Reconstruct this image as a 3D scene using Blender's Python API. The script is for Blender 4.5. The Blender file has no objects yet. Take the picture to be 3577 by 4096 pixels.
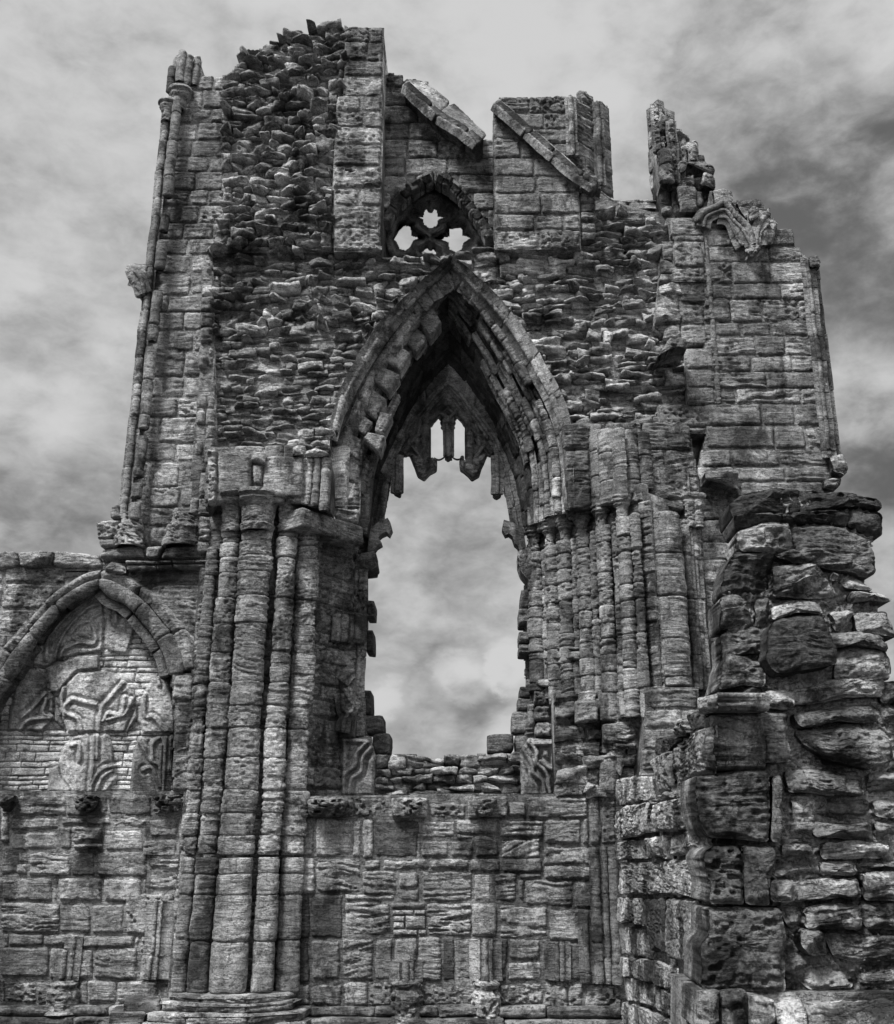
import bpy, math, random
import numpy as np
from mathutils import Vector

# ------------------------------------------------------------------ camera, light, sky
random.seed(7); RNG = np.random.default_rng(11)
F, CX, CY, TH, EYE = 4150.0, 1876.0, 2048.0, math.radians(18), 1.8
ST, CT = math.sin(TH), math.cos(TH)
scn = bpy.context.scene; COL = scn.collection
cam = bpy.data.cameras.new('camera'); camo = bpy.data.objects.new('camera', cam); COL.objects.link(camo)
camo.location = (0, 0, EYE); camo.rotation_euler = (math.radians(90) + TH, 0, 0)
cam.sensor_fit = 'VERTICAL'; cam.sensor_height = 24; cam.lens = F / 4096 * 24
cam.shift_x = -(CX - 3577 / 2) / 4096; cam.shift_y = 0
cam.clip_start = 0.1; cam.clip_end = 3000
scn.camera = camo
scn.view_settings.view_transform = 'Standard'; scn.view_settings.look = 'None'
scn.view_settings.gamma = 1; scn.view_settings.exposure = 1.95
SUN_EL, SUN_AZ = math.radians(56), math.radians(-40)     # azimuth: from behind the camera, to its left
sl = bpy.data.lights.new('sun', 'SUN'); sl.energy = 2.1; sl.angle = math.radians(14); sl.color = (1, 1, 1)
so = bpy.data.objects.new('sun', sl); COL.objects.link(so)
sd = Vector((math.sin(SUN_AZ) * math.cos(SUN_EL), -math.cos(SUN_AZ) * math.cos(SUN_EL), math.sin(SUN_EL)))
so.rotation_euler = sd.to_track_quat('Z', 'Y').to_euler(); so.location = (-6, -8, 20)


def ray(u, v):
    b = CY - v
    return np.array([u - CX, F * CT - b * ST, F * ST + b * CT])


def make_world():
    w = bpy.data.worlds.new('World'); scn.world = w; w.use_nodes = True
    nt = w.node_tree; nt.nodes.clear(); N = nt.nodes.new; L = nt.links.new
    out = N('ShaderNodeOutputWorld'); bg = N('ShaderNodeBackground'); bg.inputs[1].default_value = 0.1
    sky = N('ShaderNodeTexSky'); sky.sky_type = 'NISHITA'; sky.sun_disc = False
    sky.sun_elevation = SUN_EL; sky.sun_rotation = math.pi - SUN_AZ; sky.dust_density = 4
    bw = N('ShaderNodeRGBToBW'); L(sky.outputs[0], bw.inputs[0])
    tc = N('ShaderNodeTexCoord')

    def mth(op, a, b=None, c=None):
        n = N('ShaderNodeMath'); n.operation = op
        for i, x in enumerate((a, b, c)):
            if x is None: continue
            if isinstance(x, (int, float)): n.inputs[i].default_value = x
            else: L(x, n.inputs[i])
        return n.outputs[0]

    def noise(scale, detail, rough, sz, off, dist=0.0):
        mp = N('ShaderNodeMapping'); L(tc.outputs['Generated'], mp.inputs[0])
        mp.inputs['Scale'].default_value = (scale, scale, scale * sz); mp.inputs['Location'].default_value = off
        n = N('ShaderNodeTexNoise'); L(mp.outputs[0], n.inputs['Vector'])
        n.inputs['Scale'].default_value = 1; n.inputs['Detail'].default_value = detail
        n.inputs['Roughness'].default_value = rough; n.inputs['Distortion'].default_value = dist
        return n.outputs[0]

    n1 = noise(3.2, 6, .52, 1.6, (3, 1, 2), .3)
    n2 = noise(9.0, 7, .55, 1.9, (7, 4, 1), .2)
    n3 = noise(26.0, 6, .6, 1.7, (1, 8, 5), .25)
    # large banks of cloud: (u, v, radius px, amount)
    val = None
    blobs = [(700, 0, 900, .34), (2300, 150, 560, .24), (3560, 60, 260, .26), (3400, 1150, 520, -.24), (3250, 350, 420, -.10), (3050, 500, 420, -.10), (120, 1150, 300, .10),
             (3450, 1550, 230, .35), (3560, 1880, 170, -.3), (3560, 2250, 200, .18), (150, 1650, 260, .26), (150, 1350, 200, -.2), (60, 1960, 230, -.16), (520, 700, 300, -.06), (250, 700, 280, .0),
             (1900, 2350, 330, -.10), (1860, 2720, 130, .36), (2040, 2650, 120, .36), (1530, 2800, 120, .36), (1900, 2850, 130, -.28), (2020, 2960, 120, .2), (350, 330, 500, .10)]
    for (u, v, r, a) in blobs:
        sh = a > .355
        if a == 0: continue
        d = Vector(ray(u, v)).normalized()
        vm = N('ShaderNodeVectorMath'); vm.operation = 'DISTANCE'; L(tc.outputs['Generated'], vm.inputs[0]); vm.inputs[1].default_value = d
        dd = mth('ADD', vm.outputs['Value'], mth('MULTIPLY', mth('SUBTRACT', n2, .5), 1.8 * r / F))
        if sh: dd = mth('ADD', dd, mth('MULTIPLY', mth('SUBTRACT', n3, .5), 1.9 * r / F))
        mr = N('ShaderNodeMapRange'); mr.interpolation_type = 'SMOOTHERSTEP'
        L(dd, mr.inputs[0]); mr.inputs[1].default_value = r / F * (1.12 if sh else 1.3); mr.inputs[2].default_value = r / F * (.35 if sh else .3)
        mr.inputs[3].default_value = 0; mr.inputs[4].default_value = a
        val = mr.outputs[0] if val is None else mth('ADD', val, mr.outputs[0])
    val = mth('ADD', val, mth('MULTIPLY', mth('SUBTRACT', n1, .5), 1.35))
    val = mth('ADD', val, mth('MULTIPLY', mth('SUBTRACT', n2, .5), .85))
    val = mth('ADD', val, mth('MULTIPLY', mth('SUBTRACT', n3, .5), .6))
    val = mth('ADD', val, .56)
    sx = N('ShaderNodeSeparateXYZ'); L(tc.outputs['Generated'], sx.inputs[0])
    zen = N('ShaderNodeMapRange'); L(sx.outputs[2], zen.inputs[0]); zen.inputs[1].default_value = .72; zen.inputs[2].default_value = 1
    zen.inputs[3].default_value = 0; zen.inputs[4].default_value = 1.3
    rmp = N('ShaderNodeMapRange'); L(val, rmp.inputs[0]); rmp.inputs[1].default_value = 0.0; rmp.inputs[2].default_value = 1.0
    rmp.inputs[3].default_value = .036; rmp.inputs[4].default_value = .172; rmp.interpolation_type = 'SMOOTHSTEP'; rmp.clamp = True
    bk = N('ShaderNodeMapRange'); L(sx.outputs[1], bk.inputs[0]); bk.inputs[1].default_value = .2; bk.inputs[2].default_value = -.7
    bk.inputs[3].default_value = 0; bk.inputs[4].default_value = .20      # the brighter half of the overcast is behind the viewer
    tot = mth('ADD', mth('ADD', rmp.outputs[0], zen.outputs[0]), bk.outputs[0])
    # clear-sky light behind the cloud, levelled, times the cloud
    lev = N('ShaderNodeMapRange'); L(bw.outputs[0], lev.inputs[0]); lev.inputs[1].default_value = 0; lev.inputs[2].default_value = 40
    lev.inputs[3].default_value = 9.4; lev.inputs[4].default_value = 11.0
    v2 = mth('MULTIPLY', tot, lev.outputs[0])
    L(v2, bg.inputs[0]); L(bg.outputs[0], out.inputs[0])


make_world()

# ------------------------------------------------------------------ materials


def stone_mat(name, lo, hi, bump=.5, stain=.5, grain=1.0, strat=.5):
    m = bpy.data.materials.new(name); m.use_nodes = True; nt = m.node_tree; nt.nodes.clear(); N = nt.nodes.new; L = nt.links.new
    out = N('ShaderNodeOutputMaterial'); bs = N('ShaderNodeBsdfPrincipled'); L(bs.outputs[0], out.inputs[0])
    bs.inputs['Roughness'].default_value = .92; bs.inputs['Specular IOR Level'].default_value = .18
    tc = N('ShaderNodeTexCoord'); at = N('ShaderNodeAttribute'); at.attribute_name = 'tone'

    def noise(scale, detail, rough, vs=(1, 1, 1), dist=0):
        mp = N('ShaderNodeMapping'); L(tc.outputs['Object'], mp.inputs[0]); mp.inputs['Scale'].default_value = vs
        n = N('ShaderNodeTexNoise'); L(mp.outputs[0], n.inputs['Vector']); n.inputs['Scale'].default_value = scale
        n.inputs['Detail'].default_value = detail; n.inputs['Roughness'].default_value = rough; n.inputs['Distortion'].default_value = dist
        return n.outputs[0]

    def mr(x, a, b, c, d, smooth=False):
        n = N('ShaderNodeMapRange'); L(x, n.inputs[0])
        if smooth: n.interpolation_type = 'SMOOTHSTEP'
        for i, q in enumerate((a, b, c, d)): n.inputs[i + 1].default_value = q
        return n.outputs[0]

    def mth(op, a, b):
        n = N('ShaderNodeMath'); n.operation = op
        for i, x in enumerate((a, b)):
            if isinstance(x, (int, float)): n.inputs[i].default_value = x
            else: L(x, n.inputs[i])
        return n.outputs[0]
    big = noise(.9, 5, .6); med = noise(6, 6, .65, dist=.4); fine = noise(55, 4, .7); vert = noise(3.2, 5, .6, (1, 1, .16)); lich = noise(22, 3, .7)
    str_ = noise(16, 5, .65, (.22, .22, 2.6), .5)
    v = mr(at.outputs['Fac'], 0, 1, lo, hi)
    v = mth('MULTIPLY', v, mr(big, .3, .7, 1 - stain * .45, 1 + stain * .35))
    v = mth('MULTIPLY', v, mr(vert, .42, .62, 1 - stain * .5, 1.05, True))
    v = mth('MULTIPLY', v, mr(med, .3, .7, .62, 1.35))
    fr = N('ShaderNodeMath'); fr.operation = 'FRACT'; L(mth('MULTIPLY', at.outputs['Fac'], 9.7), fr.inputs[0]); lam = mr(fr.outputs[0], .2, .8, .1, 1)
    v = mth('MULTIPLY', v, mth('ADD', 1, mth('MULTIPLY', mth('MULTIPLY', mth('SUBTRACT', str_, .5), 1.9 * strat), lam)))
    v = mth('MULTIPLY', v, mr(fine, .25, .75, 1 - .5 * grain, 1 + .5 * grain))
    v = mth('MULTIPLY', v, mr(lich, .66, .70, 1, .5, True)); v = mth('MULTIPLY', v, mr(lich, .27, .30, 2.0, 1, True))
    crk = noise(7, 5, .7, (.5, .5, 1.9), .8); cr = mr(mth('ABSOLUTE', mth('SUBTRACT', crk, .5), 0), .004, .016, 0, 1, True)
    v = mth('MULTIPLY', v, mth('ADD', mth('MULTIPLY', cr, .6), .4))
    soot = noise(2.1, 7, .68, (1, 1, .7), .3); v = mth('MULTIPLY', v, mr(soot, .49, .60, 1.12, 1 - .80 * stain, True))
    v = mth('MINIMUM', v, .62)
    cc = N('ShaderNodeCombineColor')
    for i in range(3): L(v, cc.inputs[i])
    L(cc.outputs[0], bs.inputs['Base Color'])
    h = mth('ADD', mth('MULTIPLY', med, .35), mth('ADD', mth('MULTIPLY', mth('MULTIPLY', str_, lam), .6 * strat + .1), mth('ADD', mth('MULTIPLY', fine, .22), mth('MULTIPLY', cr, .12))))
    bp = N('ShaderNodeBump'); bp.inputs['Strength'].default_value = bump; bp.inputs['Distance'].default_value = .05
    L(h, bp.inputs['Height']); L(bp.outputs[0], bs.inputs['Normal'])
    return m


M_STONE = stone_mat('weathered_sandstone', .020, .345, 1.0, .85, 1.2, .8)
M_PALE = stone_mat('pale_sandstone', .07, .40, 1.0, .6, 1.2, .3)
M_MORTAR = stone_mat('lime_mortar', .07, .34, .8, .6, 1.3, .1)
M_DARK = stone_mat('dark_sandstone', .02, .20, .9, .8)  # darker stone; on the arch soffit its colour stands for deep shade
M_FORE = stone_mat('foreground_sandstone', .018, .39, 1.0, 1.05, 1.5, .3)
M_GRASS = stone_mat('short_grass', .03, .08, .6, .5, 1.2, 0)
M_IRON = stone_mat('black_iron', .02, .04, .1, .1, .2, 0)

# ------------------------------------------------------------------ numpy noise
TAB = RNG.random(8192)


def vn(p, seed=0):
    i = np.floor(p).astype(np.int64); f = p - i; f = f * f * (3 - 2 * f)
    r = 0
    for dx in (0, 1):
        wx = f[:, 0] if dx else 1 - f[:, 0]
        for dy in (0, 1):
            wy = f[:, 1] if dy else 1 - f[:, 1]
            for dz in (0, 1):
                wz = f[:, 2] if dz else 1 - f[:, 2]
                h = ((i[:, 0] + dx) * 73856093) ^ ((i[:, 1] + dy) * 19349663) ^ ((i[:, 2] + dz) * 83492791) ^ (seed * 2654435)
                h = (h ^ (h >> 13)) & 8191
                r = r + TAB[h] * wx * wy * wz
    return r


def fbm(p, seed=0, o=3, g=.5):
    r = 0; a = 1; s = 0
    for k in range(o):
        r = r + a * vn(p * (2.03 ** k), seed + k * 17); s += a; a *= g
    return r / s


def sm(x, a, b):
    t = np.clip((x - a) / (b - a), 0, 1); return t * t * (3 - 2 * t)


# ------------------------------------------------------------------ pixel <-> world
def crop(ox, oy, s): return lambda x, y: (ox + x * s, oy + y * s)


D_ = crop(0, 0, 1.9961)
A_ = crop(400, 0, .78125); B_ = crop(1400, 200, .78125); C_ = crop(2200, 300, .76842); DD = crop(300, 1000, .72545)
E_ = crop(1200, 1000, .72545); F_ = crop(2200, 1300, .76842); G_ = crop(0, 2100, .72545); H_ = crop(1100, 2100, .78125)
I_ = crop(2300, 2500, .77771); J_ = crop(0, 3100, .72545); L_ = crop(1100, 3100, .83705)


def P2(k, *a): return [k(a[i], a[i + 1]) for i in range(0, len(a), 2)]


class Pl:
    """a vertical plane: a point A, a direction d along it (towards picture right)"""
    def __init__(s, A, d):
        s.A = np.array(A, float); d = np.array(d, float); s.d = d / np.linalg.norm(d); s.n = np.array([s.d[1], -s.d[0]])

    def hit(s, p):
        r = ray(*p); t = s.n @ s.A / (s.n @ r[:2]); q = r[:2] * t
        return np.array([(q - s.A) @ s.d, EYE + r[2] * t])

    def pt(s, a):
        a = np.asarray(a, float); xy = s.A + a[..., :1] * s.d
        return np.concatenate([xy, a[..., 1:2]], -1)

    def w(s, p): return s.pt(s.hit(p))

    def back(s, dd): return Pl(s.A - s.n * dd, s.d)


def FY(Y): return Pl((0, Y), (1, 0))


def PP(u1, Y1, u2, Y2, v=2400):
    r1, r2 = ray(u1, v), ray(u2, v); A = r1[:2] * Y1 / r1[1]; B = r2[:2] * Y2 / r2[1]
    return Pl(A, B - A)


CAM = np.array([0, 0, EYE])
# style: rr edge drop, rw edge width, sa strata amp, sf strata freq, pa pits, fa fbm amp, fc facets, of offset range, tilt, jit corner jitter, tone range
BASE = dict(jg=.004, rr=.03, rw=.018, sa=.0, sf=17, pa=0, fa=.012, fc=0, of=.012, tl=.006, jit=.006, co=.06, t0=.3, t1=.7, dp=.12)
STY = {
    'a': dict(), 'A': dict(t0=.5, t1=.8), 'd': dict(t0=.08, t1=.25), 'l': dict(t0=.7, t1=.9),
    's': dict(sa=.018, sf=34, fa=.012, rr=.03), 'S': dict(sa=.030, sf=36, fa=.014, rr=.03, t0=.35, t1=.8),
    'p': dict(pa=.045, fa=.015, rr=.035, sa=.012), 'w': dict(sa=.028, sf=30, fa=.016, rr=.035, rw=.025, of=.02),
    'r': dict(jg=.022, g=.002, fc=.16, rr=.014, rw=.008, fa=.016, sa=.02, sf=38, of=.07, jit=.028, co=.05, t0=.3, t1=1.0, dp=.16, tl=.02),
    'R': dict(jg=.016, g=.003, fc=.09, rr=.014, rw=.008, fa=.014, sa=.018, sf=38, of=.04, jit=.022, co=.05, t0=.25, t1=.95, dp=.13, tl=.012),
    'b': dict(g=.004, rr=.012, rw=.01, fa=.004, of=.004, t0=.6, t1=1, jit=.002, co=.01, dp=.05, tl=.001),
    'B': dict(jg=.014, fc=.08, rr=.025, rw=.016, fa=.024, sa=.025, sf=16, of=.03, jit=.01, co=.10, t0=.15, t1=.85, dp=.3, tl=.01),
    'm': dict(rr=.03, rw=.03, fa=.014, sa=.016, of=.01, co=.03),
    'c': dict(rr=.02, rw=.02, fa=.012, of=.006, co=.02, pa=.015),
}


def style(s):
    d = dict(BASE)
    if isinstance(s, dict): d.update(STY[s.get('k', 'a')]); d.update({k: v for k, v in s.items() if k != 'k'})
    else:
        if s == '*': s = random.choices('aSspwA', (5, 2, 4, 2, 3, 1))[0]
        d.update(STY[s])
    return d


class M:
    def __init__(s, res=.016):
        s.res = res; s.P = []; s.N = []; s.S = []; s.E = []; s.AB = []; s.id = []; s.par = []; s.pl = []; s.Fq = []; s.n = 0
        s.rawV = []; s.rawF = []; s.rawT = []; s.rn = 0; s.sk = []; s.big = []

    def patch(s, P, N, S, E, AB, st, closed=False):
        """P (nv,nu,3) grid of one stone"""
        nv, nu = P.shape[:2]; k = nv * nu; o = s.n
        s.P.append(P.reshape(-1, 3)); s.N.append(N.reshape(-1, 3)); s.S.append(S.reshape(-1, 2)); s.E.append(E.reshape(-1)); s.AB.append(AB.reshape(-1, 2))
        q = len(s.par); s.id.append(np.full(k, q)); R = random.random; u = lambda a: (R() * 2 - 1) * a
        tone = st['t0'] + (st['t1'] - st['t0']) * R()
        s.par.append([st['rr'] * (.6 + .8 * R()), st['rw'], st['sa'] * (.5 + R()), st['sf'] * (.7 + .6 * R()), u(.4) if R() < .15 else u(.09),
                      st['pa'] * (.6 + .8 * R()), st['fa'], st['fc'] * (.35 + .9 * R()), u(st['of']), u(st['tl']), u(st['tl']), tone, R() * 100, st['jg']])
        s.pl.append([[.5 + .7 * R(), u(.75), u(.75)] for _ in range(4)] + [[.75 + .25 * R(), u(.3), -.6 * R()]])
        idx = o + np.arange(k).reshape(nv, nu)
        s.Fq.append(np.stack([idx[:-1, :-1], idx[1:, :-1], idx[1:, 1:], idx[:-1, 1:]], -1).reshape(-1, 4))
        if closed: ring = idx[-1, :-1]; s.Fq[-1] = s.Fq[-1]
        else: ring = np.concatenate([idx[0, :-1], idx[:-1, -1], idx[-1, :0:-1], idx[:0:-1, 0]])
        s.n += k
        s.sk.append((ring, st['dp'], q, tone))

    def stone(s, P0, P1, st='a', roll=0, res=None, hint=None, phi=88, phi0=None, sgn=None):
        """P0, P1: the two long edges (n,3) top to bottom; roll: bulge it as a half round"""
        st = style(st); res = res or s.res
        if roll: st['rr'] *= .4; st['rw'] *= .5; st['sa'] *= .5; st['fa'] *= .5; st['pa'] *= .7; st['of'] *= .4; st['jg'] = .002; st['tl'] = 0
        P0 = np.asarray(P0, float); P1 = np.asarray(P1, float)
        W = np.linalg.norm(P1 - P0, axis=1).mean(); Hh = (np.linalg.norm(np.diff(P0, axis=0), axis=1).sum() + np.linalg.norm(np.diff(P1, axis=0), axis=1).sum()) / 2
        if W < .01 or Hh < .01: return
        nv = max(4, int(Hh / res) + 1); nu = max(4, int(W * (1.4 if roll else 1) / res) + 1)
        b = np.linspace(0, 1, nv)
        # denser at the edges, so that joints are crisp
        tb = np.linspace(0, len(P0) - 1, 400)
        def rs(Q):
            t = b * (len(Q) - 1); i = np.minimum(t.astype(int), len(Q) - 2); f = (t - i)[:, None]; return Q[i] * (1 - f) + Q[i + 1] * f
        Q0, Q1 = rs(P0), rs(P1)
        T = Q1 - Q0; wv = np.linalg.norm(T, axis=1, keepdims=True); T = T / wv
        Dn = np.gradient(Q0 + Q1, axis=0); Dn /= np.linalg.norm(Dn, axis=1, keepdims=True)
        N = np.cross(T, Dn); N /= np.linalg.norm(N, axis=1, keepdims=True)
        if sgn is not None: N = N * sgn
        elif (N[nv // 2] @ ((CAM if hint is None else hint) - Q0[nv // 2])) < 0: N = -N
        if roll:
            ph0 = math.radians(phi if phi0 is None else phi0); ph = np.linspace(-ph0, math.radians(phi), nu); r = wv / 2
            C = (Q0 + Q1) / 2
            P = C[:, None] + (r[:, None] * (np.sin(ph)[None, :, None] * T[:, None] + roll * np.cos(ph)[None, :, None] * N[:, None]))
            NN = np.sin(ph)[None, :, None] * T[:, None] + np.cos(ph)[None, :, None] * N[:, None]
            aa = np.sin(ph)
            E = np.repeat((np.minimum(b, 1 - b) * Hh)[:, None], nu, 1)
            Sx = np.repeat((ph * W / 2)[None], nv, 0)
        else:
            a = np.linspace(0, 1, nu)
            j = st['jit']
            P = Q0[:, None] * (1 - a)[None, :, None] + Q1[:, None] * a[None, :, None]
            NN = np.repeat(N[:, None], nu, 1)
            A2, B2 = (2 * a - 1)[None, :], (2 * b - 1)[:, None]
            # rounded corners + jittered corners
            c = st['co']; fac = -c * (np.abs(A2) ** 4) * (np.abs(B2) ** 4)
            jj = [[(random.random() * 2 - 1) * j for _ in range(2)] for _ in range(4)]
            w = [(1 - a)[None, :] * (1 - b)[:, None], a[None, :] * (1 - b)[:, None], a[None, :] * b[:, None], (1 - a)[None, :] * b[:, None]]
            jx = sum(w[i] * jj[i][0] for i in range(4)); jy = sum(w[i] * jj[i][1] for i in range(4))
            mm = min(W, Hh)
            P = P + (A2 * fac * mm * .5 + jx - A2 * st.get('g', .004))[..., None] * T[:, None] + (B2 * fac * mm * .5 + jy - B2 * st.get('g', .004))[..., None] * Dn[:, None]
            E = np.minimum((np.minimum(a, 1 - a) * W)[None, :], (np.minimum(b, 1 - b) * Hh)[:, None])
            aa = 2 * a - 1
            Sx = np.repeat((a * W)[None], nv, 0)
        S = np.stack([Sx, np.repeat((b * Hh)[:, None], nu, 1)], -1)
        AB = np.stack([np.repeat(aa[None], nv, 0), np.repeat((2 * b - 1)[:, None], nu, 1)], -1)
        s.patch(P, NN, S, E, AB, st)

    def quad(s, pl, q, st='a', roll=0, **k):
        """q: four (s,z) corners TL TR BR BL on a plane"""
        q = [pl.pt(np.array(c)) for c in q]
        s.stone(np.array([q[0], q[3]]), np.array([q[1], q[2]]), st, roll, **k)

    def pq(s, pl, pts, st='a', **k):
        """pixel quad, or pixel rectangle given by two corners"""
        if len(pts) == 2:
            (x0, y0), (x1, y1) = pts; pts = [(x0, y0), (x1, y0), (x1, y1), (x0, y1)]
        s.quad(pl, [pl.hit(p) for p in pts], st, **k)

    def poly(s, pl, pts, st='B', res=None):
        """an irregular stone whose outline is a pixel polygon (star shaped)"""
        st = style(st); res = res or s.res
        q = np.array([pl.hit(p) for p in pts]); c = q.mean(0); n = len(q)
        per = np.linalg.norm(np.roll(q, -1, 0) - q, axis=1); tot = per.sum(); m = max(16, int(tot / res))
        t = np.linspace(0, tot, m, endpoint=False); cum = np.concatenate([[0], np.cumsum(per)]); i = np.clip(np.searchsorted(cum, t, 'right') - 1, 0, n - 1)
        f = ((t - cum[i]) / per[i])[:, None]; bd = q[i] * (1 - f) + np.roll(q, -1, 0)[i] * f
        kk = max(1, int(.03 / (tot / m))); ext = np.concatenate([bd[-kk:], bd, bd[:kk]]); bd = sum(ext[j:j + m] for j in range(2 * kk + 1)) / (2 * kk + 1)
        rad = np.linalg.norm(bd - c, axis=1); nr = max(5, int(rad.mean() / res))
        r = np.linspace(0.02, 1, nr)[:, None, None]; bd2 = np.concatenate([bd, bd[:1]]); rad2 = np.concatenate([rad, rad[:1]])
        G = c + r * (bd2 - c)[None] * st.get('sc', 1.0)
        P = pl.pt(G); NN = np.broadcast_to(np.array([pl.n[0], pl.n[1], 0.0]), P.shape)
        ext_ = np.abs(q - c).max(0); AB = (G - c) / ext_
        E = (1 - r[..., 0]) * rad2[None] * .8
        s.patch(P, NN, G - c, E, AB, st, closed=True)

    def raw(s, V, Fs, tone):
        V = np.asarray(V, float).reshape(-1, 3); s.rawV.append(V); s.rawT.append(np.broadcast_to(np.asarray(tone, float), (len(V),)))
        for f in Fs: s.rawF.append([x + s.rn for x in f])
        s.rn += len(V)

    def mortar(s, pl, q, off=-.01, amp=.02, res=.03, tone=(.25, .6), pb=0):
        q = np.asarray(q); lo = q.min(0); hi = q.max(0)
        nx, ny = int((hi[0] - lo[0]) / res) + 2, int((hi[1] - lo[1]) / res) + 2
        gx = lo[0] + np.arange(nx) * res; gy = lo[1] + np.arange(ny) * res
        X, Y = np.meshgrid(gx, gy); cx = X[:-1, :-1] + res / 2; cy = Y[:-1, :-1] + res / 2
        ins = inpoly(cx.ravel(), cy.ravel(), q).reshape(cx.shape)
        G = np.stack([X, Y], -1).reshape(-1, 2); P = pl.pt(G); n = np.array([pl.n[0], pl.n[1], 0])
        h = off + amp * (fbm(P * 7, 5, 3) - .5) * 2 + amp * .6 * (vn(P * 38, 9) - .5)
        if pb: h = h + pb * (sm(vn(P * 55, 12), .5, .8) + .6 * sm(vn(P * 90, 13), .5, .8) - .5)
        P = P + h[:, None] * n
        idx = np.arange(nx * ny).reshape(ny, nx)
        fq = np.stack([idx[:-1, :-1], idx[:-1, 1:], idx[1:, 1:], idx[1:, :-1]], -1)[ins]
        used, inv = np.unique(fq, return_inverse=True); inv = inv.reshape(fq.shape)
        tn = tone[0] + (tone[1] - tone[0]) * fbm(P[used] * 3, 3, 2)
        s.big.append((P[used], inv, tn))

    def slab(s, pl, q, th, off=-.05, tone=.35):
        """a solid wall body behind the face: outline q (s,z), from off back to -th"""
        q = np.asarray(q); n = np.array([pl.n[0], pl.n[1], 0]); a = pl.pt(q) + n * off; b = pl.pt(q) - n * th; k = len(q)
        Fs = [[i, (i + 1) % k, k + (i + 1) % k, k + i] for i in range(k)] + [list(range(k, 2 * k)), list(range(k - 1, -1, -1))]
        s.raw(np.concatenate([a, b]), Fs, tone)

    def build(s, name, mat, parent=None, kind=None):
        V = []; T = []; faces = []; ngons = []
        n0 = 0
        if s.n:
            P = np.concatenate(s.P); N = np.concatenate(s.N); S = np.concatenate(s.S); E = np.concatenate(s.E); AB = np.concatenate(s.AB); I = np.concatenate(s.id)
            par = np.array(s.par)[I]; pls = np.array(s.pl)
            rr, rw, sa, sf, ang, pa, fa, fc, of, tx, tz, tone, seed, jg = par.T
            # shared wobble of the joints
            wob = .010
            WX = (vn(P * 5 + 3, 21) - .5) * 2 * wob; WZ = (vn(P * 5 + 9, 22) - .5) * 2 * wob
            Q = P.copy(); Q[:, 0] += WX; Q[:, 2] += WZ
            Z3 = np.stack([S[:, 0], S[:, 1], seed], -1)
            ew = E - .012 * vn(Z3 * [30, 30, 1], 31) - .02 * np.maximum(0, fbm(Z3 * [9, 9, 1], 35, 2) - .5) * 2
            Q[:, 0] += ((vn(Z3 * [9, 9, 1], 25) - .5) * 2 + (vn(Z3 * [22, 22, 1], 26) - .5)) * jg; Q[:, 2] += ((vn(Z3 * [8, 9, 1], 27) - .5) * 2 + (vn(Z3 * [22, 22, 1], 28) - .5)) * jg
            H = of + tx * AB[:, 0] + tz * AB[:, 1]
            t = np.clip(ew / rw, 0, 1); H = H - rr * (1 - t) ** 2
            H = H + fa * 2 * (fbm(Z3 * [8, 8, 1], 41, 4, .6) - .5) + np.abs(fbm(Z3 * [13, 34, 1], 44, 3, .6) - .5) * -.035 * (fa > .01)
            m = sa > 0
            if m.any():
                z = Z3[m]; a = z[:, 1] * np.cos(ang[m]) + z[:, 0] * np.sin(ang[m]) + .05 * (vn(z * [4, 4, 1], 51) - .5)
                q = np.stack([z[:, 0] * 2.6, a * sf[m], z[:, 2]], -1); nn = vn(q, 52) * .5 + vn(q * [2.2, 2.3, 1], 53) * .3 + vn(q * [4, 4.9, 1], 55) * .2
                msk = sm(fbm(z * [3.5, 3.5, 1], 54, 2), .3, .6)
                H[m] += sa[m] * (-sm(nn, .47, .62) * (.3 + .7 * msk) + .2)
            m = pa > 0
            if m.any():
                z = Z3[m]; nn = vn(z * [26, 38, 1], 61)
                H[m] -= pa[m] * sm(nn, .52, .78) * sm(fbm(z * [5, 5, 1], 64, 2), .3, .55)
            m = fc > 0
            if m.any():
                pm = pls[I[m]]; ab = AB[m] + (np.stack([vn(Z3[m] * [7, 7, 1], 81), vn(Z3[m] * [7, 7, 1], 82)], -1) - .5) * .45
                hh = (pm[:, :, 0] + pm[:, :, 1] * ab[:, :1] + pm[:, :, 2] * ab[:, 1:2]).min(1)
                H[m] += fc[m] * np.maximum(hh, -.02) + .02
            Pd = Q + N * H[:, None]
            V.append(Pd); tn = tone + .10 * (fbm(Z3 * [6, 14, 1], 71, 2) - .5); T.append(tn); n0 = len(Pd)
            faces.append(np.concatenate(s.Fq))
            for ring, dp, q, tone_ in s.sk:
                k = len(ring); back = Q[ring] - N[ring] * dp + (Q[ring].mean(0) - Q[ring]) * .03
                V.append(back); T.append(np.full(k, tone_)); b = n0 + np.arange(k)
                faces.append(np.stack([ring, np.roll(ring, -1), np.roll(b, -1), b], -1)); ngons.append(list(b[::-1])); n0 += k
        for (pv, fq, tn) in s.big:
            V.append(pv); T.append(tn); faces.append(fq + n0); n0 += len(pv)
        if s.rn:
            V += s.rawV; T += s.rawT; ngons += [[x + n0 for x in f] for f in s.rawF]; n0 += s.rn
        V = np.concatenate(V); T = np.concatenate(T); fq = np.concatenate(faces) if faces else np.zeros((0, 4), int)
        me = bpy.data.meshes.new(name); me.vertices.add(len(V)); me.vertices.foreach_set('co', V.astype(np.float32).ravel())
        ln = np.array([len(g) for g in ngons], int); nl = fq.size + ln.sum(); me.loops.add(int(nl))
        li = np.concatenate([fq.ravel(), np.array([x for g in ngons for x in g], int)]) if ngons else fq.ravel()
        me.loops.foreach_set('vertex_index', li.astype(np.int32))
        tots = np.concatenate([np.full(len(fq), 4), ln]).astype(np.int32); st = np.concatenate([[0], np.cumsum(tots)[:-1]]).astype(np.int32)
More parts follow.
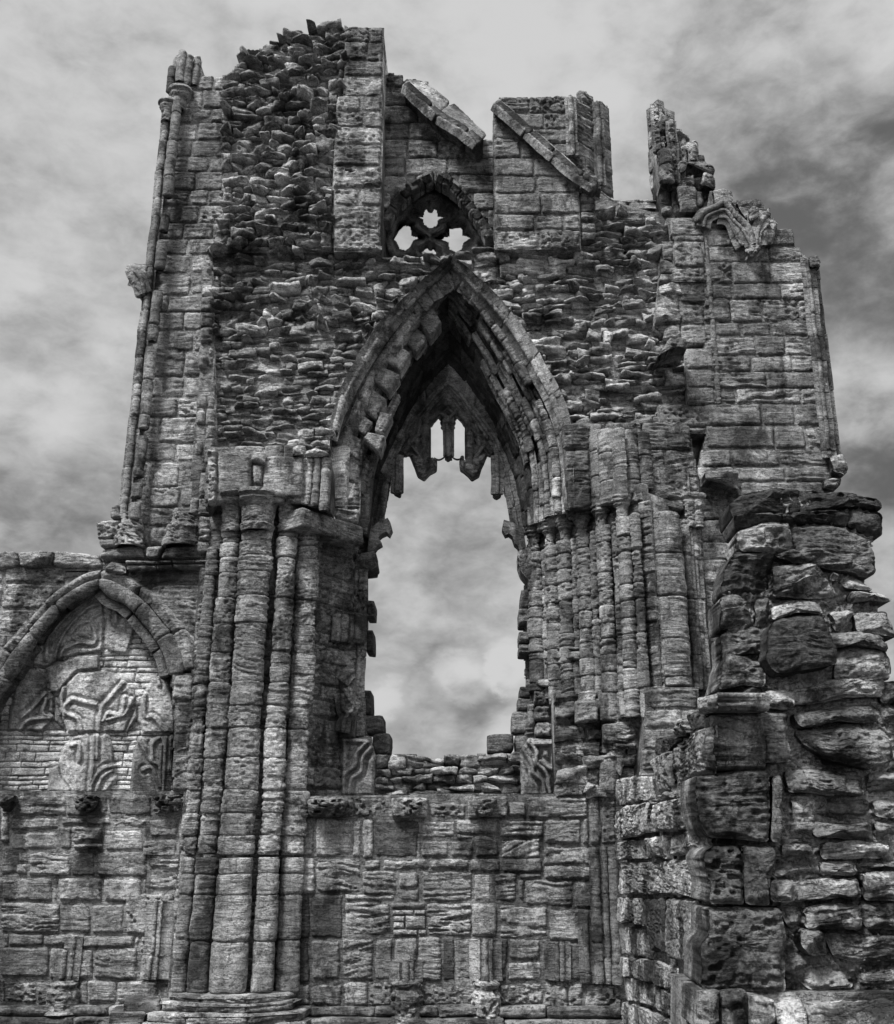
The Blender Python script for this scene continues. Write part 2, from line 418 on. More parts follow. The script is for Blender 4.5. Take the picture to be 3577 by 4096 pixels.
        me.polygons.add(len(tots)); me.polygons.foreach_set('loop_start', st); me.polygons.foreach_set('loop_total', tots)
        me.update(calc_edges=True); me.validate()
        at = me.attributes.new('tone', 'FLOAT', 'POINT'); at.data.foreach_set('value', T.astype(np.float32))
        me.materials.append(mat)
        o = bpy.data.objects.new(name, me); COL.objects.link(o)
        if parent is not None: adopt(o, parent)
        if kind: o['kind'] = kind
        return o


def adopt(o, parent):
    o.parent = parent; bpy.context.view_layer.update(); o.matrix_parent_inverse = parent.matrix_world.inverted()


def thing(name, loc, label, cat, group=None):
    o = bpy.data.objects.new(name, None); COL.objects.link(o); o.location = loc; o.empty_display_size = .3
    o['label'] = label; o['category'] = cat
    if group: o['group'] = group
    bpy.context.view_layer.update()
    return o


def inpoly(x, y, q):
    r = np.zeros(len(x), bool); n = len(q)
    for i in range(n):
        x0, y0 = q[i]; x1, y1 = q[(i + 1) % n]
        if y0 == y1: continue
        c = ((y0 > y) != (y1 > y)) & (x < (x1 - x0) * (y - y0) / (y1 - y0) + x0); r ^= c
    return r


def spans(q, z):
    xs = []; n = len(q)
    for i in range(n):
        (x0, y0), (x1, y1) = q[i], q[(i + 1) % n]
        if (y0 > z) != (y1 > z): xs.append(x0 + (x1 - x0) * (z - y0) / (y1 - y0))
    xs.sort(); return [(xs[i], xs[i + 1]) for i in range(0, len(xs) - 1, 2)]


def region(m, pl, pts, h=(.2, .32), w=(.3, .6), st='*', wav=0.0, mort=(-.028, .012), slab=None, drop=0, tone=(.25, .55), gap=.0):
    """lay courses of stones inside a pixel polygon on a plane, mortar behind, solid body behind that"""
    q = np.array([pl.hit(p) for p in pts]); z = q[:, 1].max(); zmin = q[:, 1].min(); ph = random.random() * 9
    cuts = [z]
    while z > zmin + .03:
        z -= h[0] + (h[1] - h[0]) * random.random() ** 1.3
        cuts.append(max(z, zmin))
    wf = lambda s_, k: wav * (math.sin(s_ * 2.1 + ph + k * .7) + .6 * math.sin(s_ * 5.3 + k * 2.2 + ph)) if wav else 0
    for k in range(len(cuts) - 1):
        z1, z0 = cuts[k], cuts[k + 1]
        if z1 - z0 < .04: continue
        for (a, b) in spans(q, (z0 + z1) / 2):
            x = a
            while x < b - .02:
                ww = w[0] + (w[1] - w[0]) * random.random() ** 1.4
                if b - x - ww < w[0] * .6: ww = b - x
                x2 = min(b, x + ww)
                if random.random() >= drop:
                    zz1, zz0 = z1, z0
                    quad = [(x, zz1 + wf(x, k)), (x2, zz1 + wf(x2, k)), (x2, zz0 + wf(x2, k + 1)), (x, zz0 + wf(x, k + 1))]
                    if wav and random.random() < .16 and z1 - z0 > .1:      # two thin stones instead of one
                        mz = [(quad[0][i] + quad[3][i]) / 2 for i in (0, 1)], [(quad[1][i] + quad[2][i]) / 2 for i in (0, 1)]
                        m.quad(pl, [quad[0], quad[1], mz[1], mz[0]], st); m.quad(pl, [mz[0], mz[1], quad[2], quad[3]], st)
                    else: m.quad(pl, quad, st)
                x = x2
    if mort: m.mortar(pl, q, mort[0], mort[1], tone=tone)
    if slab: m.slab(pl, q, slab, off=-.07)


def side_face(m, pl, top, bot, depth, facing, st='s'):
    """coursed stones on the return face of a pier: from a pixel corner edge, running back into the wall"""
    a = pl.w(top); z1, z0 = a[2], pl.w(bot)[2]; A = (a[0] + .012 * facing, a[1] + .02); sp = Pl(A, (0, facing)); z = z1
    while z > z0 + .05:
        z2 = max(z0, z - .24 - .14 * random.random()); c = depth * (.35 + .3 * random.random())
        for s0, s1 in (((0, c), (c, depth)) if random.random() < .6 else ((0, depth),)):
            if facing < 0: s0, s1 = -s1, -s0
            m.quad(sp, [(s0, z), (s1, z), (s1, z2), (s0, z2)], st)
        z = z2


def shaft(m, pl, ul, ur, vref, v0, v1, st='m', h=(.25, .4), roll=1, drop=0, wob=.006, fillet=False, rows=None):
    """a half-round vertical shaft: pixel edges ul..ur at row vref, from row v0 down to row v1, in drums"""
    a = pl.hit((ul, vref)); b = pl.hit((ur, vref)); s0, s1 = a[0], b[0]; uc = (ul + ur) / 2
    z = pl.hit((uc, v0))[1]; zb = pl.hit((uc, v1))[1]
    while z > zb + .04:
        hh = h[0] + (h[1] - h[0]) * random.random(); z2 = max(zb, z - hh)
        if rows is not None:
            z2 = max([zb] + [r for r in rows if r < z - .07])
            if random.random() < .3 and z - z2 < .35: z2 = max([zb] + [r for r in rows if r < z2 - .07])
        if z2 - zb < .08: z2 = zb
        if random.random() >= drop:
            e = (random.random() - .5) * 2 * wob; e2 = (random.random() - .5) * 2 * wob
            m.quad(pl, [(s0 + e, z), (s1 + e2, z), (s1 + e2, z2), (s0 + e, z2)], st, roll=roll)
            if fillet:
                c = (s0 + s1) / 2; fw = (s1 - s0) * .09; p2 = pl.back(-(s1 - s0) / 2 * roll * .98)
                m.quad(p2, [(c - fw + e, z - .01), (c + fw + e, z - .01), (c + fw + e, z2 + .01), (c - fw + e, z2 + .01)], {'k': 'm', 'dp': .05, 'rr': .01, 'rw': .01})
        z = z2
    return s0, s1


def lathe(m, c, prof, st='c', a0=-120, a1=120, face=(0, -1), res=None, fa=1.0):
    """turned moulding round a vertical axis c=(x,y); prof [(r,z)] top to bottom; open at its back"""
    stl = style(st); res = res or m.res; base = math.atan2(face[1], face[0]); th = np.radians(np.linspace(a0, a1, max(14, int(max(r for r, _ in prof) * math.radians(a1 - a0) / res)))) + base
    pr = np.array(prof, float); L = np.concatenate([[0], np.cumsum(np.linalg.norm(np.diff(pr, axis=0), axis=1))]); nv = max(6, int(L[-1] / res * 1.4))
    t = np.linspace(0, L[-1], nv); r = np.interp(t, L, pr[:, 0]); z = np.interp(t, L, pr[:, 1])
    P = np.stack([c[0] + r[:, None] * np.cos(th)[None], c[1] + r[:, None] * np.sin(th)[None], np.repeat(z[:, None], len(th), 1)], -1)
    N = np.stack([np.repeat(np.cos(th)[None], nv, 0), np.repeat(np.sin(th)[None], nv, 0), np.zeros((nv, len(th)))], -1)
    S = np.stack([r[:, None] * th[None], np.repeat(z[:, None], len(th), 1)], -1)
    AB = np.zeros(P.shape[:2] + (2,)); E = np.full(P.shape[:2], .5)
    stl['dp'] = .03
    m.patch(P, N, S, E, AB, stl)


def smooth(pts, n=40):
    """Catmull-Rom through pixel points"""
    p = np.array(pts, float); p = np.concatenate([[2 * p[0] - p[1]], p, [2 * p[-1] - p[-2]]]); out = []
    k = len(p) - 3
    for i in range(k):
        for t in np.linspace(0, 1, max(2, n // k), endpoint=False):
            a, b, c, d = p[i:i + 4]; out.append(.5 * ((2 * b) + (-a + c) * t + (2 * a - 5 * b + 4 * c - d) * t * t + (-a + 3 * b - 3 * c + d) * t ** 3))
    out.append(p[-2]); return np.array(out)


def resample(C, n):
    L = np.concatenate([[0], np.cumsum(np.linalg.norm(np.diff(C, axis=0), axis=1))]); t = np.linspace(0, L[-1], n)
    return np.stack([np.interp(t, L, C[:, i]) for i in range(C.shape[1])], -1), L[-1]


def band(m, c0, c1, seg=(.25, .4), st='m', roll=0, drop=0, hint=None, shift=True):
    """voussoirs between two world curves (n,3)"""
    n = 240; a, la = resample(c0, n); b, lb = resample(c1, n); L = (la + lb) / 2; t = 0
    cr_ = np.cross(b - a, np.gradient(a + b, axis=0)); cr_ /= np.linalg.norm(cr_, axis=1, keepdims=True) + 1e-9
    sg = 1.0 if ((cr_ * ((CAM if hint is None else hint) - a)).sum(1)).sum() > 0 else -1.0
    while t < L - .02:
        d = seg[0] + (seg[1] - seg[0]) * random.random()
        if L - t - d < seg[0] * .5: d = L - t
        i0 = int(t / L * (n - 1)); i1 = min(n - 1, int((t + d) / L * (n - 1)))
        if i1 - i0 >= 2 and random.random() >= drop:
            m.stone(a[i0:i1 + 1], b[i0:i1 + 1], st, roll, sgn=sg)
        t += d


def wc(pl, pts, n=60): return np.array([pl.w(p) for p in smooth(pts, n)])


def bar(m, pl, pts, wpx, st='c', roll=1, seg=(.3, .5), lift=0.0):
    """a moulding standing proud of a plane, following a pixel polyline"""
    c = smooth(pts, 60) if len(pts) > 2 else np.array([np.array(pts[0]) * (1 - t) + np.array(pts[1]) * t for t in np.linspace(0, 1, 20)])
    d = np.gradient(c, axis=0); d /= np.linalg.norm(d, axis=1, keepdims=True) + 1e-9; n = np.stack([-d[:, 1], d[:, 0]], -1)
    p2 = pl.back(-lift) if lift else pl
    band(m, np.array([p2.w(p) for p in c + n * wpx / 2]), np.array([p2.w(p) for p in c - n * wpx / 2]), seg, st, roll)


def pdist(X, Y, pts, close=False):
    d = np.full(X.shape, 1e9); n = len(pts)
    for i in range(n if close else n - 1):
        (x0, y0), (x1, y1) = pts[i], pts[(i + 1) % n]; dx, dy = x1 - x0, y1 - y0; t = np.clip(((X - x0) * dx + (Y - y0) * dy) / (dx * dx + dy * dy + 1e-9), 0, 1)
        d = np.minimum(d, np.hypot(X - x0 - t * dx, Y - y0 - t * dy))
    return d


def relief(m, pl, outline, holes=(), lines=(), th=.12, cw=30, cd=.1, lw=10, la=.03, lb=.03, step=3.0, tone=.5, back=.05, fa=.02, edge=.03):
    """carved stone: outline and lights in photo pixels; the surface is cut away towards the lights and stands up along the ribs"""
    o = np.array(outline); x0, y0 = o.min(0); x1, y1 = o.max(0); xs = np.arange(x0, x1 + step, step); ys = np.arange(y0, y1 + step, step)
    X, Y = np.meshgrid(xs, ys); cx, cy = X[:-1, :-1] + step / 2, Y[:-1, :-1] + step / 2
    ins = inpoly(cx.ravel(), cy.ravel(), outline).reshape(cx.shape)
    for h_ in holes: ins &= ~inpoly(cx.ravel(), cy.ravel(), h_).reshape(cx.shape)
    h = np.full(X.shape, float(th)); h -= edge * (1 - sm(pdist(X, Y, outline, True), 0, 11))
    if len(holes):
        dh = np.min([pdist(X, Y, h_, True) for h_ in holes], 0); h -= cd * (1 - sm(dh, 2, cw)); h += .03 * np.exp(-((dh - cw * 1.15) / (cw * .25)) ** 2)
    up = np.zeros(X.shape); dn = np.zeros(X.shape)
    for l in lines:
        w_ = lw
        if isinstance(l, tuple): l, w_ = l
        q = smooth(l, 24) if len(l) > 2 else l; d = pdist(X, Y, [tuple(p) for p in q]); up = np.maximum(up, np.clip(1 - (d / w_) ** 2, 0, 1) ** .6); dn = np.maximum(dn, np.exp(-((d - 2.1 * w_) / (.9 * w_)) ** 2))
    h += la * up - lb * dn * (1 - up)
    R0 = np.stack([X - CX, F * CT - (CY - Y) * ST, F * ST + (CY - Y) * CT], -1); n = np.array([pl.n[0], pl.n[1]]); sd_ = random.random() * 50
    t0 = (n @ pl.A) / (R0[..., :2] @ n); P0 = R0 * t0[..., None]; Q3 = np.stack([P0[..., 0].ravel(), P0[..., 2].ravel(), np.full(X.size, sd_)], -1)
    h = h + (fa * 2 * (fbm(Q3 * [9, 9, 1], 3, 4, .6) - .5)).reshape(X.shape)
    t = (n @ pl.A + h) / (R0[..., :2] @ n) if False else ((n @ pl.A) + h) / (R0[..., :2] @ n)
    P = R0 * t[..., None] + CAM; B = P.copy(); k = (pl.n[0] * (P[..., 0] - pl.A[0]) + pl.n[1] * (P[..., 1] - pl.A[1]) + back)[..., None]
    B[..., 0] -= k[..., 0] * pl.n[0]; B[..., 1] -= k[..., 0] * pl.n[1]
    ny, nx = X.shape; idx = np.arange(nx * ny).reshape(ny, nx); fq = np.stack([idx[:-1, :-1], idx[1:, :-1], idx[1:, 1:], idx[:-1, 1:]], -1)[ins]
    e = np.concatenate([fq[:, [0, 1]], fq[:, [1, 2]], fq[:, [2, 3]], fq[:, [3, 0]]]); key = np.sort(e, 1); u, inv, cnt = np.unique(key, axis=0, return_inverse=True, return_counts=True); be = e[cnt[inv.ravel()] == 1]
    N0 = nx * ny; allf = np.concatenate([fq, fq[:, ::-1] + N0, np.stack([be[:, 1], be[:, 0], be[:, 0] + N0, be[:, 1] + N0], -1)])
    V = np.concatenate([P.reshape(-1, 3), B.reshape(-1, 3)]); used, inv = np.unique(allf, return_inverse=True)
    m.big.append((V[used], inv.reshape(-1, 4), np.full(len(used), tone) + .1 * (fbm(V[used] * 7, 4, 2) - .5)))


def plate(name, pl, outline, holes, th, bevel, mat, parent, tone=.3):
    """a pierced stone plate: pixel outline with pixel holes, real thickness, its lights splayed in two steps"""
    Vs = []; Fs_ = []; n0 = 0
    steps = ((1.0, 0, th * .45), (1.06, th * .45, th * .75), (1.12, th * .75, th)) if holes else ((1.0, 0, th),)
    for sc, z0, z1 in steps:
        cu = bpy.data.curves.new(name, 'CURVE'); cu.dimensions = '2D'; cu.fill_mode = 'BOTH'; cu.extrude = (z1 - z0) / 2
        hs = [[tuple(np.mean(h, 0) + (np.array(p) - np.mean(h, 0)) * sc) for p in h] for h in holes]
        for pts in [outline] + hs:
            q = [pl.hit(p) for p in pts]; sp = cu.splines.new('POLY'); sp.points.add(len(q) - 1); sp.use_cyclic_u = True
            for i, a in enumerate(q): sp.points[i].co = (a[0], a[1], 0, 1)
        tmp = bpy.data.objects.new('tmp', cu); COL.objects.link(tmp)
        dg = bpy.context.evaluated_depsgraph_get(); me = bpy.data.meshes.new_from_object(tmp.evaluated_get(dg)); bpy.data.objects.remove(tmp)
        n = len(me.vertices); co = np.empty(n * 3, np.float32); me.vertices.foreach_get('co', co); co = co.reshape(-1, 3).astype(float)
        P = pl.pt(co[:, :2]); P = P + (co[:, 2:3] + (z0 + z1) / 2 + (.0007 if z0 else 0)) * np.array([pl.n[0], pl.n[1], 0]); Vs.append(P)
        Fs_ += [[v + n0 for v in p.vertices] for p in me.polygons]; n0 += n; bpy.data.meshes.remove(me)
    P = np.concatenate(Vs); w_ = np.stack([vn(P * 14, 1), vn(P * 14, 2), vn(P * 14, 3)], -1) - .5; w_[:, 1] = 0; P += w_ * .02
    me = bpy.data.meshes.new(name); me.from_pydata(P.tolist(), [], Fs_)
    at = me.attributes.new('tone', 'FLOAT', 'POINT'); at.data.foreach_set('value', np.full(len(P), tone, np.float32))
    me.materials.append(mat); me.update()
    o = bpy.data.objects.new(name, me); COL.objects.link(o)
    if parent is not None: adopt(o, parent)
    return o


# ================================================================== ground
def ground():
    n = 90; xs = np.concatenate([-np.geomspace(900, 1, n // 2), np.linspace(-.9, .9, 5), np.geomspace(1, 900, n // 2)])
    X, Y = np.meshgrid(xs, xs); P = np.stack([X.ravel(), Y.ravel(), np.zeros(X.size)], -1)
    P[:, 2] = -.03 + .05 * (fbm(P * .6, 3, 3) - .5)
    m = M(); k = len(xs); idx = np.arange(k * k).reshape(k, k)
    m.big.append((P, np.stack([idx[:-1, :-1], idx[:-1, 1:], idx[1:, 1:], idx[1:, :-1]], -1).reshape(-1, 4), np.full(len(P), .5)))
    m.build('ground', M_GRASS, kind='structure')


ground()

# ================================================================== the great wall with the arch
Y_ARCH, Y_WIN = 11.85, 12.95
W = thing('ruined_abbey', (0, 12.6, 0), 'tall roofless abbey wall with a pointed arch and broken tracery window in its middle', 'abbey ruin')

# --- left ashlar strip beside the corner shafts
pS = FY(12.1)
m = M(); region(m, pS, P2(D_, 350, 210, 356, 150, 404, 150, 450, 158, 450, 470, 426, 520, 428, 900, 418, 1125, 208, 1125, 215, 1090, 244, 1040, 262, 900, 303, 560), h=(.24, .36), w=(.25, .6), slab=1.3)
m.build('ashlar_facing', M_STONE, W)

# --- corner shafts on the far left
pC = FY(12.05)
s1 = M(); shaft(s1, pC, *[DD(x, 0)[0] for x in (288, 330)], DD(0, 1100)[1], A_(0, 500)[1], DD(0, 1480)[1], h=(.3, .5))
o = s1.build('corner_shaft', M_STONE, W)
s2 = M()
pC2 = FY(11.98)
for (v0, v1) in ((A_(0, 470)[1], A_(0, 1010)[1]), (A_(0, 1100)[1], A_(0, 1190)[1]), (A_(0, 1240)[1], A_(0, 1370)[1]), (DD(0, 10)[1], DD(0, 110)[1]), (DD(0, 230)[1], DD(0, 505)[1]), (DD(0, 540)[1], DD(0, 990)[1]), (DD(0, 1030)[1], DD(0, 1260)[1]), (DD(0, 1290)[1], DD(0, 1370)[1]), (DD(0, 1400)[1], DD(0, 1490)[1])):
    s2 = M(); shaft(s2, pC2, *[DD(x, 0)[0] for x in (330, 392)], DD(0, 1150)[1], v0, v1, h=(.35, .6), fillet=True)
    o2_ = s2.build('corner_shaft', M_STONE, W); o2 = o2_ if v0 < 1000 and v1 > 700 else o2_
cp = M()
for (x, y, r) in ((350, 470, .13), (410, 410, .16)):
    p = pC2.w(A_(x, y + 40)); z = p[2]; lathe(cp, (p[0], p[1] + .05), [(r * .7, z + .02), (r * 1.0, z), (r * 1.15, z - .05), (r * .9, z - .08), (r * .95, z - .12), (r * .7, z - .2), (r * .62, z - .34)], 'c')
cp.build('capital', M_STONE, o2)
# broken clustered stump above the capital
st_ = M(.014)
for (x0, x1, y0, y1, Yd) in ((345, 388, 345, 470, 12.1), (392, 430, 268, 420, 12.0), (425, 470, 290, 440, 12.05), (470, 512, 310, 440, 12.1)):
    shaft(st_, FY(Yd), A_(x0, 0)[0], A_(x1, 0)[0], A_(0, 400)[1], A_(0, y0)[1], A_(0, y1)[1], h=(.5, .9))
region(st_, FY(12.2), P2(A_, 360, 350, 395, 275, 450, 285, 510, 310, 515, 450, 360, 460), slab=.9, h=(.3, .5))
st_.build('shaft_stump', M_STONE, W)
cb = M(.014); cb.poly(FY(12.05), P2(DD, 285, 92, 400, 80, 405, 150, 398, 260, 375, 265, 350, 235, 330, 225, 325, 205, 290, 150), {'k': 'B', 'dp': .5, 'fc': .1})
bar(cb, FY(11.98), P2(DD, 300, 120, 360, 150, 385, 240), 22); bar(cb, FY(11.98), P2(DD, 300, 160, 340, 180, 370, 245), 18)
cb.build('corbel', M_STONE, W)
# weathered blocks at the foot of the corner shafts
ft = M(.014)
for q, s in (((112, 1490, 250, 1478, 252, 1590, 112, 1592), 'p'), ((185, 1410, 245, 1385, 262, 1478, 186, 1478), 'a'), ((130, 1592, 235, 1592, 240, 1640, 140, 1640), 'a'), ((140, 1645, 360, 1612, 372, 1695, 130, 1702), 'w'), ((390, 1630, 490, 1625, 460, 1700, 385, 1695), 'A'), ((500, 1640, 720, 1620, 720, 1695, 470, 1700), 'w'), ((225, 1520, 280, 1510, 285, 1605, 222, 1610), 'p')):
    ft.pq(FY(12.0), P2(DD, *q), {'k': s, 'dp': .35, 'co': .12})
for x0, x1 in ((285, 345), (560, 640)):
    p = FY(12.05).w(DD((x0 + x1) / 2, 1500)); z = p[2]; r = (x1 - x0) * .00215
    lathe(ft, (p[0], p[1]), [(r * .8, z + .1), (r * .85, z), (r * 1.15, z - .08), (r * 1.1, z - .16), (r * 1.35, z - .24), (r * 1.35, z - .33)], 'p')
ft.build('shaft_base', M_STONE, W)
# vertical broken quoins at the left edge of the rubble
m = M(); q = P2(D_, 404, 540, 424, 520, 432, 900, 420, 1110, 372, 1110, 380, 1000, 398, 760); region(m, FY(12.0), q, h=(.16, .34), w=(.1, .2), st={'k': 'w', 'of': .05}, slab=.6)
m.build('quoin_strip', M_STONE, W)

# --- rubble core, left
pR = FY(12.15)
hoodL = [(905, 528), (885, 536), (820, 588), (770, 640), (722, 712), (695, 770), (672, 850), (662, 880)]
m = M(.015)
region(m, FY(12.02), P2(D_, 446, 158, 492, 110, 560, 80, 612, 66, 650, 60, 700, 60, 700, 200, 668, 330, 668, 505, 424, 505, 446, 430), h=(.065, .135), w=(.12, .40), st='r', wav=.018, mort=(-.015, .03), slab=1.4, tone=(.3, .65), drop=.0)
m.build('rubble_core', M_STONE, W)
m = M(.015)
region(m, pR, P2(D_, 420, 690, 735, 690) + P2(D_, *[c for p in hoodL[4:] for c in p]) + P2(D_, 660, 905, 424, 900), h=(.055, .12), w=(.12, .36), st={'k': 'R', 'fc': .07}, wav=.012, mort=(.0, .02), slab=.95, tone=(.4, .85))
region(m, pR, P2(D_, 420, 505, 668, 505, 700, 512, 790, 516, 905, 520) + P2(D_, *[c for p in hoodL[:4] for c in p]) + P2(D_, 735, 690, 420, 690), h=(.07, .14), w=(.12, .42), st={'k': 'r', 'fc': .12}, wav=.02, mort=(-.01, .028), slab=.95, tone=(.3, .7), drop=.0)
m.build('rubble_core', M_STONE, W)
# --- rubble core, right
hoodR = [(905, 530), (925, 545), (965, 585), (1010, 630), (1050, 680), (1090, 745), (1120, 810), (1138, 860)]
m = M(.015)
region(m, pR, P2(D_, 905, 520, 950, 505, 1180, 505, 1186, 425, 1350, 425, 1360, 470, 1360, 560, 1376, 700, 1384, 862, 1300, 875, 1142, 870) + P2(D_, *[c for p in hoodR[::-1] for c in p]), h=(.06, .14), w=(.12, .44), st={'k': 'r', 'fc': .10}, wav=.02, mort=(-.01, .028), slab=.95, tone=(.3, .7), drop=.0)
m.build('rubble_core', M_STONE, W)

# --- pilaster 1
m = M()
region(m, FY(11.9), P2(D_, 690, 52, 768, 53, 763, 500, 668, 503, 668, 330, 676, 200, 690, 190), h=(.26, .4), w=(.3, .75), slab=1.5, st={'k': 'p', 'pa': .03, 'rw': .02, 't0': .35, 't1': .75}, tone=(.3, .5))
for c in ((650, 50, 690, 78),): m.pq(FY(11.92), P2(D_, *c), {'k': 'p', 'dp': .6})
side_face(m, FY(11.9), D_(767, 56), D_(763, 498), .7, 1)
m.build('pilaster', M_STONE, W)

# --- recess wall with the triangular window
m = M()
region(m, FY(12.4), P2(D_, 762, 150, 790, 148, 820, 168, 975, 296, 992, 290, 995, 440) + P2(B_, 745, 940, 700, 850, 620, 750, 520, 640, 430, 600, 330, 645, 230, 740, 150, 880), h=(.22, .34), w=(.35, .8), slab=.9, st='s', tone=(.1, .3))
m.pq(FY(12.38), P2(B_, 190, 110, 228, 165), {'k': 'p', 'dp': .4})
m.build('gable_wall', M_STONE, W)
TW = bpy.data.objects.new('triangular_window', None); COL.objects.link(TW); TW.location = FY(12.5).w(B_(420, 900)); adopt(TW, W)
m = M(.013)
ro = P2(B_, 145, 890, 230, 740, 330, 645, 430, 598); ri = P2(B_, 205, 880, 265, 790, 345, 718, 430, 672)
ro2 = P2(B_, 430, 598, 520, 640, 620, 750, 700, 850, 748, 960); ri2 = P2(B_, 430, 672, 510, 722, 590, 805, 650, 885, 690, 965)
pv = FY(12.3)
for a, b in ((ro, ri), (ro2, ri2)):
    ca, cb2, cc = wc(pv, a), wc(pv, b), wc(FY(12.42), a)
    band(m, ca, cb2, (.1, .2), {'k': 's', 'of': .03, 't0': .1, 't1': .45, 'dp': .2})
    band(m, cb2, wc(FY(12.86), b), (.12, .22), {'k': 's', 't0': .05, 't1': .3})
m.build('relieving_arch', M_STONE, TW)
holes = [P2(B_, 335, 848, 375, 850, 383, 815, 393, 811, 400, 828, 422, 830, 432, 812, 445, 815, 449, 850, 492, 854, 452, 868, 445, 898, 425, 911, 400, 909, 380, 893, 374, 866),
         P2(B_, 215, 958, 240, 950, 262, 905, 285, 897, 310, 905, 315, 945, 362, 960, 325, 974, 308, 1010, 285, 1026, 255, 1018, 241, 985),
         P2(B_, 448, 960, 510, 950, 512, 915, 540, 905, 573, 910, 577, 945, 618, 966, 582, 985, 572, 1020, 545, 1035, 510, 1020, 505, 985),
         P2(B_, 368, 1030, 400, 1014, 430, 1024, 444, 1036, 440, 1044, 372, 1044)]
m = M(); relief(m, FY(12.95), P2(B_, 130, 1055, 150, 930, 215, 800, 320, 700, 430, 650, 530, 720, 620, 820, 690, 920, 730, 1055), holes, [(P2(B_, 200, 1020, 212, 920, 290, 800, 420, 735, 540, 800, 625, 900, 645, 1020), 12), P2(B_, 410, 915, 410, 1012), P2(B_, 330, 905, 365, 925, 375, 945), P2(B_, 490, 905, 460, 925, 445, 945), P2(B_, 385, 940, 440, 940)], th=.2, cw=34, cd=.19, lw=8, la=.04, lb=.05, tone=.45, back=.02)
m.build('tracery', M_STONE, TW)
# --- gable copings
m = M(.014)
cA = np.array([FY(12.05).w(p) for p in smooth(P2(B_, 262, 172, 440, 330, 560, 405, 655, 480), 30)]); cB = np.array([FY(12.45).w(p) for p in smooth(P2(B_, 300, 150, 400, 172, 560, 300, 705, 442), 30)])
band(m, cA, cB, (.5, .8), {'k': 'a', 't0': .35, 't1': .6, 'dp': .12, 'of': .015, 'g': .001})
cU = cA.copy(); cU[:, 1] += .4; cU[:, 2] -= .05
band(m, cU, cA, (.5, .8), {'k': 'a', 't0': .2, 't1': .3}); m.pq(FY(12.4), P2(B_, 262, 165, 290, 145, 400, 150, 410, 190, 300, 210)[:4], {'k': 'p', 'dp': .3})  # underside band toned darker: coping's own shade put into the colour
m.build('gable_coping', M_STONE, W)

# --- pilaster 2 and the walling right of it
m = M()
region(m, FY(11.9), P2(B_, 735, 285, 800, 350, 960, 460, 1050, 545, 1130, 600, 1165, 700, 1180, 770, 1185, 1012, 745, 1015), h=(.24, .36), w=(.35, .75), slab=1.3, tone=(.3, .5))
side_face(m, FY(11.9), B_(742, 290), B_(742, 1010), .5, -1)
m.build('pilaster', M_STONE, W)
m = M()
region(m, FY(12.15), P2(B_, 745, 262, 800, 262, 890, 245, 1070, 232, 1118, 245, 1126, 500, 1175, 540, 1290, 700, 1165, 710, 1000, 500), h=(.22, .34), w=(.35, .7), slab=1.0, tone=(.3, .5))
for q in ((1010, 240, 1075, 232, 1075, 252, 1010, 255), (800, 250, 860, 250, 860, 268, 800, 268), (890, 240, 930, 238, 940, 256, 890, 258)): m.pq(FY(12.15), P2(B_, *q), {'k': 'p', 'dp': .3})
m.build('gable_wall', M_STONE, W)
m = M(.014)
cA = np.array([FY(11.72).w(p) for p in smooth(P2(B_, 735, 270, 850, 370, 940, 450, 1060, 560, 1160, 640, 1250, 700), 30)]); cB = np.array([FY(11.95).w(p) for p in smooth(P2(B_, 760, 248, 900, 365, 1000, 455, 1120, 560, 1200, 640, 1290, 690), 30)])
band(m, cA, cB, (.4, .7), {'k': 'a', 't0': .4, 't1': .6, 'dp': .1, 'of': .02, 'g': .001}); cU = cA.copy(); cU[:, 1] += .25; cU[:, 2] -= .04; band(m, cU, cA, (.4, .8), {'k': 'a', 't0': .1, 't1': .3})  # lower band is the underside, its shade painted as a darker tone
m.build('gable_coping', M_STONE, W)

# --- upper window: left jamb, sill, right jamb
UW = bpy.data.objects.new('upper_window', None); COL.objects.link(UW); UW.location = FY(12.4).w(B_(1450, 760)); adopt(UW, W)
m = M(.014)
pj = PP(B_(1130, 0)[0], 12.1, B_(1270, 0)[0], 12.5, 500); pj2 = PP(B_(1270, 0)[0], 12.5, B_(1345, 0)[0], 12.75, 500)
region(m, pj, P2(B_, 1130, 250, 1175, 238, 1215, 208, 1250, 262, 1262, 285, 1262, 680, 1240, 690, 1160, 545), h=(.22, .35), w=(.4, .7), st={'k': 's', 't0': .4, 't1': .7, 'sa': .03}, slab=.2, tone=(.3, .5))
region(m, pj2, P2(B_, 1285, 288, 1325, 282, 1334, 300, 1356, 758, 1290, 700), h=(.3, .5), w=(.3, .5), st='a', slab=.35)
for (a, b, v0, v1, Yd) in ((1122, 1150, 240, 540, 12.08), (1258, 1288, 262, 690, 12.42)):
    shaft(m, FY(Yd), B_(a, 0)[0], B_(b, 0)[0], B_(0, 450)[1], B_(0, v0)[1], B_(0, v1)[1], h=(.2, .4))
m.build('window_jamb', M_STONE, UW)
m = M(.014)
for q in ((1262, 700, 1345, 760, 1290, 825, 1265, 830), (1345, 762, 1470, 766, 1470, 828, 1290, 830), (1470, 766, 1592, 764, 1592, 828, 1470, 828)):
    m.pq(FY(12.6), P2(B_, *q), {'k': 'a', 't0': .05, 't1': .2, 'dp': .6})
a = np.array([FY(12.45).w(B_(1262, 692)), FY(12.45).w(B_(1350, 764)), FY(12.45).w(B_(1592, 766))]); b = a + np.array([0, .6, .06])
